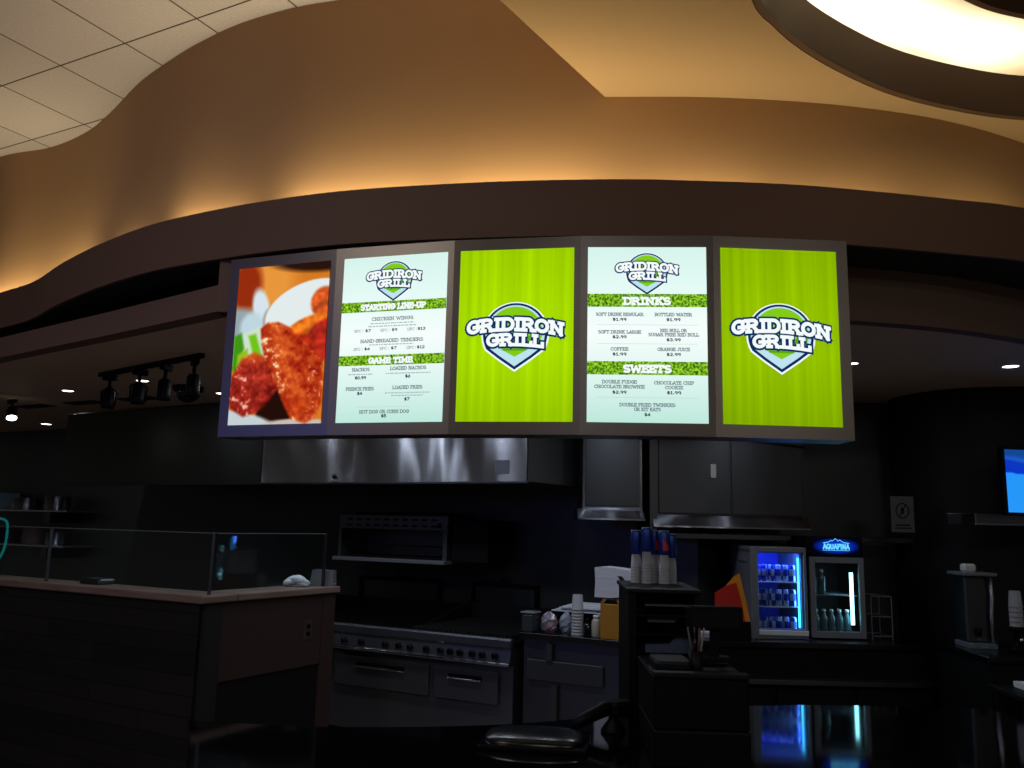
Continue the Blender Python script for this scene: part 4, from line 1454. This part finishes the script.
t = MB().box(0, .08, 0, .06, 0, .05, .012).build('sugar_packet_box', M_white, None, (2.82, 5.36, 1.405), 0)
tag(t, 'little white box standing on top of the coffee urn', 'box')
cup_stack((3.04, 5.22, 1.10), 5, .028, 'of the upside-down stack right of the coffee urn', 'cups beside the coffee urn', sc=.95)
t = thing('cup_holder', 'black cup holder under the paper cups beside the coffee urn', 'cup holder', (3.04, 5.22, .955), 0)
MB().lathe([(.05, 0), (.05, .02), (.02, .03), (.02, .10), (.043, .12), (.043, .145)], 0, 0, 0, 18).build('stand', M_blackp, t)
MB().lathe([(.0, .0), (.014, .006), (.014, .02), (0, .026)], 0, -.055, .07, 10, 'y').build('knob', M_steel, t)
# glass bowls left of urn
t = MB().lathe([(.03, 0), (.035, .005), (.075, .09), (.078, .09), (.04, .012)], 0, 0, 0, 20, caps=False).build('glass_bowl', M_glass, None, (2.78, 5.15, .955))
t.location = (2.79, 5.12, .955)
tag(t, 'clear glass bowl at the left end of the coffee counter', 'bowl')
# lower right: trays stacked on a stand
ts = thing('tray_stand', 'dark stand holding flat trays at the lower right of the room', 'stand', (2.62, 4.5, 0), R(-6))
MB().box(0, .9, 0, .38, .80, .825, .004).build('tabletop', M_dark, ts)
MB().box(.04, .24, .0, .03, .72, .8).build('drawer', M_steelf, ts)
for (x, y) in ((.02, .02), (.85, .02), (.02, .33), (.85, .33)):
    MB().box(x, x + .03, y, y + .03, 0, .8).build('leg', M_dark, ts)
tr0 = None
fm = Matrix.Translation((2.62, 4.5, .825)) @ Matrix.Rotation(R(-6), 4, 'Z')
for k, lab in enumerate(('grey flat tray under the other on the tray stand', 'darker flat tray lying crooked on top of the other tray')):
    mb = MB().box(-.2, .2, -.13, .13, 0, .008, .003).box(-.2, .2, -.13, -.12, .008, .03).box(-.2, .2, .12, .13, .008, .03).box(-.2, -.19, -.12, .12, .008, .03).box(.19, .2, -.12, .12, .008, .03)
    o = mb.build('tray', (M_cloth, M_steeld)[k], None, fm @ Vector((.30 + .08 * k, .18 + .03 * k, .001 + .034 * k)), R(-6 + 7 * k))
    tag(o, lab, 'tray', 'trays on the stand')

# ------------------------------------------------------------------ service counter in front
fcp = catmull([(-1.27, 3.60, 0), (-.66, 3.55, 0), (.0, 3.66, 0), (.5, 3.9, 0), (.86, 4.08, 0), (1.3, 4.18, 0), (1.7, 4.22, 0), (2.3, 4.2, 0)], 6)
near = [(2.3, 2.2), (1.3, 2.35), (.3, 2.3), (-.72, 2.2)]
sc_ = thing('service_counter', 'glossy black service counter across the foreground', 'counter', (0, 0, 0))
MB().slab([(p.x, p.y) for p in reversed(fcp)] + [(q_[0], q_[1]) for q_ in reversed(near)], .78, .82).build('worktop', M_counter, sc_)
MB().slab([(p.x * .97, p.y - .05) for p in reversed(fcp)] + [(q_[0] * .97, q_[1] + .05) for q_ in reversed(near)], 0, .78).build('body', M_counterb, sc_)

# register, display
ZC = .82
cr = thing('cash_register', 'boxy black cash register on the service counter', 'cash register', (.515, 3.07, ZC), R(-2))
MB().box(0, .33, 0, .5, 0, .12, .006).build('drawer_box', M_blackp, cr)
MB().box(0, .33, .01, .5, .12, .30, .008).build('body', M_blackp, cr)
MB().box(.0, .33, .0, .05, .295, .312, .003).build('top_trim', M_dark, cr)
MB().box(.02, .15, .1, .3, .3, .335, .01).build('card_reader', M_dark, cr)
cd = thing('customer_display', 'slim black customer display raised on a post above the register', 'display', (.78, 3.35, 1.13), R(-2))
MB().box(-.05, .07, -.02, .05, 0, .02, .004).build('foot', M_blackp, cd)
MB().box(-.0, .03, .0, .03, .02, .16).build('post', M_blackp, cd)
MB().box(-.09, .12, -.015, .03, .115, .205, .006).build('display_head', M_blackp, cd)
MB().box(-.075, .105, -.018, -.015, .13, .19).build('display_window', M_blackg, cd)
# pens in a cup
pc = thing('pen_cup', 'black pen cup holding pens at the register', 'cup', (.69, 3.2, 1.121), 0)
MB().lathe([(.025, 0), (.028, .07), (.025, .07), (.022, .01)], 0, 0, 0, 14, caps=False).build('cup', M_blackp, pc)
for k, (dx, dy) in enumerate(((-.012, 0), (.0, .01), (.012, -.004), (.004, -.012))):
    o = MB().tube([(dx * .6, dy, .008), (dx * 2.4, dy * 2, .15)], .004, 6).build('ballpoint_pen', (M_dgrey, M_blackg, M_grey, mat('dull_red_plastic', srgb(90, 30, 28), .5))[k], None, (.69, 3.2, 1.121))
    tag(o, '%s pen standing in the cup by the register' % ('white', 'black', 'grey', 'red')[k], 'pen', 'pens in the register cup')
# document rack with cans on top
rk = thing('slotted_rack', 'tall black slotted rack on the counter with cups on its top', 'rack', (.565, 3.62, ZC), R(-3))
RH = .54
mb = MB()
mb.box(-.06, -.03, 0, .55, 0, RH).box(.21, .23, 0, .55, 0, RH).box(-.06, .23, .53, .55, 0, RH).box(-.03, .21, .12, .53, 0, RH - .02)
mb.build('housing', M_blackp, rk)
MB().box(-.07, .24, -.01, .56, RH, RH + .016, .004).build('top', M_dark, rk)
for z, x0_, x1_, hh, m_ in ((RH - .055, .01, .20, .008, M_dgrey), (RH - .12, .02, .15, .024, M_dgrey), (RH - .24, .01, .21, .05, mat('pale_blue_card', srgb(64, 76, 92), .5))):
    if hh > .04:
        MB().prism_y([(x0_, z), (x1_, z), (x1_, z + .075), (x0_ + .13, z + .07), (x0_ + .10, z + .035), (x0_, z + .03)], .02, .12).build('card', m_, rk)
    else:
        MB().prism_y([(x0_, z), (x1_ - .02, z), (x1_, z + hh), (x0_, z + hh * .8)], .03, .12).build('card', m_, rk)
for z in (RH - .075, RH - .15, RH - .26, RH - .36):
    MB().box(-.03, .21, .0, .12, z - .02, z - .012).build('shelf', M_blackp, rk)
# stacks: white cups nested upside down with a printed can on top
M_cb = mat('deep_blue_can', srgb(22, 52, 128), .35, metal=.4)
M_cr = mat('crimson_can_patch', srgb(190, 34, 52), .4)
M_cs = mat('silver_can_panel', srgb(160, 170, 190), .35, metal=.6)
canp = thing('energy_drink_can', 'x', 'can')
MB().lathe([(.021, 0), (.0245, .006), (.0245, .10), (.021, .108)], 0, 0, 0, 18).build('body', M_cb, canp)
MB().lathe([(.022, .107), (.0225, .111), (.019, .109)], 0, 0, 0, 18).build('rim', M_cs, canp)
pa = [(.0249 * math.sin(a_), -.0249 * math.cos(a_)) for a_ in np.linspace(.1, 1.2, 6)]
MB().add([(x, y, .02) for x, y in pa] + [(x, y, .075 - .035 * k / 5) for k, (x, y) in enumerate(pa)], [(k, k + 1, 7 + k, 6 + k) for k in range(5)]).build('emblem', M_cr, canp)
rtop = ZC + RH + .016
rm = Matrix.Translation((.565, 3.62, 0)) @ Matrix.Rotation(R(-3), 4, 'Z')
stk = [(.01, .42, 6, 'leftmost'), (.055, .38, 7, 'second from left'), (.095, .43, 6, 'middle'), (.135, .38, 6, 'second from right'), (.172, .42, 5, 'rightmost')]
for j, (x, y, n_, nm) in enumerate(stk):
    p = rm @ Vector((x, y, 0))
    cup_stack((p.x, p.y, rtop), n_, .0135, 'of the %s short stack on the black rack' % nm, 'cup stacks on the black rack', sc=.62)
    zt = rtop + .062 + (n_ - 1) * .0135
    c = canp if j == 0 else copy_tree(canp)
    c.location = (p.x, p.y, zt)
    c.rotation_euler = (0, 0, [2.0, 2.6, .0, -.5, -2.5][j])
    tag(c, 'blue energy drink can topping the %s cup stack on the black rack' % nm, 'can', 'cans on the cup stacks')
# low glossy things left of the register
t = thing('serving_dish', 'low glossy black covered dish on the service counter', 'dish', (.12, 3.36, ZC), R(-8))
MB().box(-.2, .2, -.14, .14, 0, .02, .006).build('tray', M_blackg, t)
vs, fs = [], []
n_, m_2 = 24, 8
for j in range(m_2 + 1):
    a_ = j / m_2 * PI / 2
    for k in range(n_):
        b_ = 2 * PI * k / n_
        ex = lambda c_: math.copysign(abs(c_) ** .6, c_)
        vs.append((.19 * math.cos(a_) ** .5 * ex(math.cos(b_)) if j < m_2 else 0, .13 * math.cos(a_) ** .5 * ex(math.sin(b_)) if j < m_2 else 0, .02 + .028 * math.sin(a_)))
for j in range(m_2):
    for k in range(n_):
        fs.append((j * n_ + k, j * n_ + (k + 1) % n_, (j + 1) * n_ + (k + 1) % n_, (j + 1) * n_ + k))
MB().add(vs, fs, True).build('cover', mat('dark_gloss_cover', srgb(6, 7, 10), .25, spec=.3), t)
t = thing('barcode_scanner', 'black curved hand scanner lying left of the register', 'scanner', (.36, 3.54, ZC), R(20))
MB().tube([(-.1, 0, .03), (-.04, 0, .06), (.04, 0, .09), (.12, 0, .1)], [.02, .025, .03, .02], 12).build('handle', M_blackp, t)
MB().box(.06, .16, -.04, .04, .06, .12, .015).build('head', M_blackp, t)
MB().lathe([(.05, 0), (.05, .01), (.02, .05), (.015, .08)], .08, 0, 0, 16).build('stand', M_blackp, t)

# ------------------------------------------------------------------ left rear shelves (kitchen axes)
for z, s1, lab in ((1.66, -8.9, 'upper steel wall shelf at the far left of the kitchen'), (1.27, -8.93, 'lower steel wall shelf at the far left of the kitchen')):
    t = thing('wall_shelf', lab, 'shelf', K(-11.4, 5.95, z), KA)
    MB().box(0, 2.5, 0, .38, 0, .02, .004).build('plate', M_steel, t)
    MB().box(2.1, 2.2, .02, .38, -.12, 0).build('bracket', M_steeld, t)
t = thing('stock_box', 'pale cardboard box with a blue strip on the upper left shelf', 'box', K(-10.9, 6.0, 1.68), KA)
MB().box(0, .55, 0, .3, 0, .2, .005).build('carton', mat('pale_card', srgb(120, 150, 160), .6), t)
MB().box(.1, .35, -.002, 0, .06, .11).build('label_strip', mat('blue_print', srgb(20, 60, 110), .5), t)
pan0 = None
for k, (s_, z, h_, r_, m_, lab) in enumerate(((-9.95, 1.68, .14, .16, M_steel, 'steel pan in the middle of the upper left shelf'), (-9.35, 1.68, .16, .14, M_steel, 'bright steel pan at the right end of the upper left shelf'),
                                             (-10.75, 1.29, .12, .13, M_steeld, 'dull pan at the left of the lower left shelf'), (-10.25, 1.29, .17, .15, M_steeld, 'dark pot in the middle of the lower left shelf'),
                                             (-9.72, 1.29, .2, .13, mat('pinkish_tub', srgb(110, 86, 84), .5), 'brownish plastic tub on the lower left shelf'), (-9.3, 1.29, .14, .12, M_steel, 'bright steel pan at the right end of the lower left shelf'))):
    o = MB().lathe([(r_ * .85, 0), (r_, .02), (r_, h_), (r_ * 1.06, h_), (r_ * .95, h_ - .004), (r_ * .8, .012)], 0, 0, 0, 22, caps=False).build('storage_pan', m_, None, K(s_, 6.14, z))
    tag(o, lab, 'pan', 'pans on the left shelves')
# neon reflection in the glass at far left, built as glowing tube and panel
nl = thing('neon_reflection', 'glowing teal loop added as a neon reflection at the far left above the ledge', 'neon reflection', (-3.51, 5.86, 1.0), KA)
p0 = catmull([(0, 0, .60), (.16, 0, .58), (.19, 0, .5), (.17, 0, .38), (.08, 0, .29), (-.05, 0, .24)], 6)
MB().tube(p0, .008, 8).build('tube', emis('teal_neon_reflection', srgb(20, 110, 110), .55), nl)
MB().box(-.3, -.02, .02, .04, .2, .64, .004).build('panel', emis('dim_teal_reflection', srgb(4, 40, 52), .5), nl)
t = MB().box(-.1, .1, -.06, .06, 0, .035, .01).build('serving_tray', M_steeld, None, K(cs - 1.15, ct + .19, 1.2), KA)
tag(t, 'small steel tray on the long left ledge behind the glass', 'tray')

# ------------------------------------------------------------------ kitchen ceiling fittings
rail = thing('track_light_rail', 'dark track rail on the kitchen ceiling left of the menu board', 'track rail', (-1.97, 5.30, KC - .03), 0)
rdir = Vector((-2.93 + 2.03, 6.08 - 5.35)).normalized()
ra = math.atan2(rdir.y, rdir.x)
rail.rotation_euler = (0, 0, ra)
MB().box(0, 1.35, -.018, .018, 0, .03).build('channel', M_blackp, rail)
head = thing('track_light', 'x', 'track light')
MB().box(-.05, .05, -.02, .02, -.04, 0, .004).build('adapter', M_blackp, head)
MB().tube([(0, 0, -.04), (0, 0, -.09)], .012, 8).build('stem', M_blackp, head)
MB().tube([(-.05, 0, -.22), (-.055, 0, -.12), (0, 0, -.085), (.055, 0, -.12), (.05, 0, -.22)], .007, 6).build('yoke', M_blackp, head)
hb = MB().lathe([(.03, .0), (.042, -.02), (.042, -.1), (.046, -.14), (.042, -.14), (.03, -.06)], 0, 0, -.1, 16, caps=False)
hb.build('lamp_housing', M_dark, head)
tpos = [(-2.90, 6.05), (-2.58, 5.77), (-2.32, 5.55), (-2.03, 5.35)]
wh = ['farthest left', 'second from left', 'third from left', 'rightmost']
for k, (x, y) in enumerate(tpos):
    d_ = Vector((x + 1.97, y - 5.30)).dot(rdir)
    q_ = Vector((-1.97, 5.30)) + rdir * d_
    h = head if k == 0 else copy_tree(head)
    h.location = (q_.x, q_.y, KC - .03)
    h.rotation_euler = (0, 0, k * .7)
    h.scale = (1.0, 1.0, 1.0)
    tag(h, 'unlit dark track light on the rail, %s of four' % wh[k], 'track light', 'track lights left of the menu board')
h = copy_tree(head)
h.location = (-4.56, 7.7, KC)
h.scale = (.85, .85, .85)
tag(h, 'lone lit track light at the far left edge of the kitchen ceiling', 'track light')
MB().lathe([(.0, -.245), (.05, -.243), (.05, -.236)], 0, 0, 0, 16).build('lens', M_lamp, h)
h.rotation_euler = (R(-22), R(-18), 0)
# dome camera
t = thing('dome_camera', 'black dome camera on the kitchen ceiling near the menu board', 'dome camera', (-2.58, 6.70, KC), 0)
MB().lathe([(.12, 0), (.12, -.03), (.105, -.04)], 0, 0, 0, 24).build('mount', M_blackp, t)
MB().lathe([(.10 * math.cos(a_ * PI / 16), -.04 - .09 * math.sin(a_ * PI / 16)) for a_ in range(9)], 0, 0, 0, 24).build('dome', M_blackg, t)
dl0 = thing('recessed_downlight', 'x', 'downlight')
mb = MB()
mb.lathe([(.05, -.004), (.068, -.006), (.07, 0), (.05, 0)], 0, 0, 0, 20, caps=False)
mb.build('trim_ring', M_white, dl0)
MB().lathe([(.0, -.003), (.05, -.003), (.05, 0)], 0, 0, 0, 18, caps=False).build('lens', M_lamp, dl0)
dls = [(-3.73, 7.07, 'recessed downlight in the ceiling left of the track rail', .9), (-2.84, 6.45, 'recessed downlight beside the second track light', .9),
       (-5.35, 9.75, 'farthest left recessed downlight near the back wall', 1.1), (-2.42, 7.02, 'recessed downlight touching the lower left edge of the menu board', .9),
       (2.1, 5.14, 'recessed downlight just right of the menu board', .6), (3.06, 5.12, 'recessed downlight at the far right edge', .9)]
for k, (x, y, lab, sc2) in enumerate(dls):
    d = dl0 if k == 0 else copy_tree(dl0)
    d.location = (x, y, KC)
    d.scale = (sc2, sc2, 1)
    tag(d, lab, 'downlight', 'recessed kitchen downlights')
for (x, y, pw) in ((-3.73, 7.07, .8), (-2.84, 6.45, .8), (3.06, 5.12, .4)):
    area('downlight_beam', (x, y, KC - .02), (x, y, 0), .08, .08, pw, (.85, .92, 1))
v0 = None
for k, (x, y, lab) in enumerate(((-3.3, 7.45, 'dark ceiling vent slot nearest the track lights'), (-3.95, 7.8, 'dark ceiling vent slot in the middle of the row of three'), (-4.6, 8.15, 'dark ceiling vent slot farthest left in the row'))):
    if v0 is None:
        v0 = thing('ceiling_vent', lab, 'vent', (x, y, KC))
        MB().box(-.22, .22, -.08, .08, -.006, 0, .002).build('plate', M_cavity, v0)
        mb = MB()
        for j in range(4):
            mb.box(-.2, .2, -.07 + j * .035, -.055 + j * .035, -.012, -.006)
        mb.build('louvre', M_rubber, v0)
        d = v0
    else:
        d = copy_tree(v0)
    d.location = (x, y, KC)
    d.rotation_euler = (0, 0, KA)
    tag(d, lab, 'vent', 'ceiling vents above the left of the kitchen')
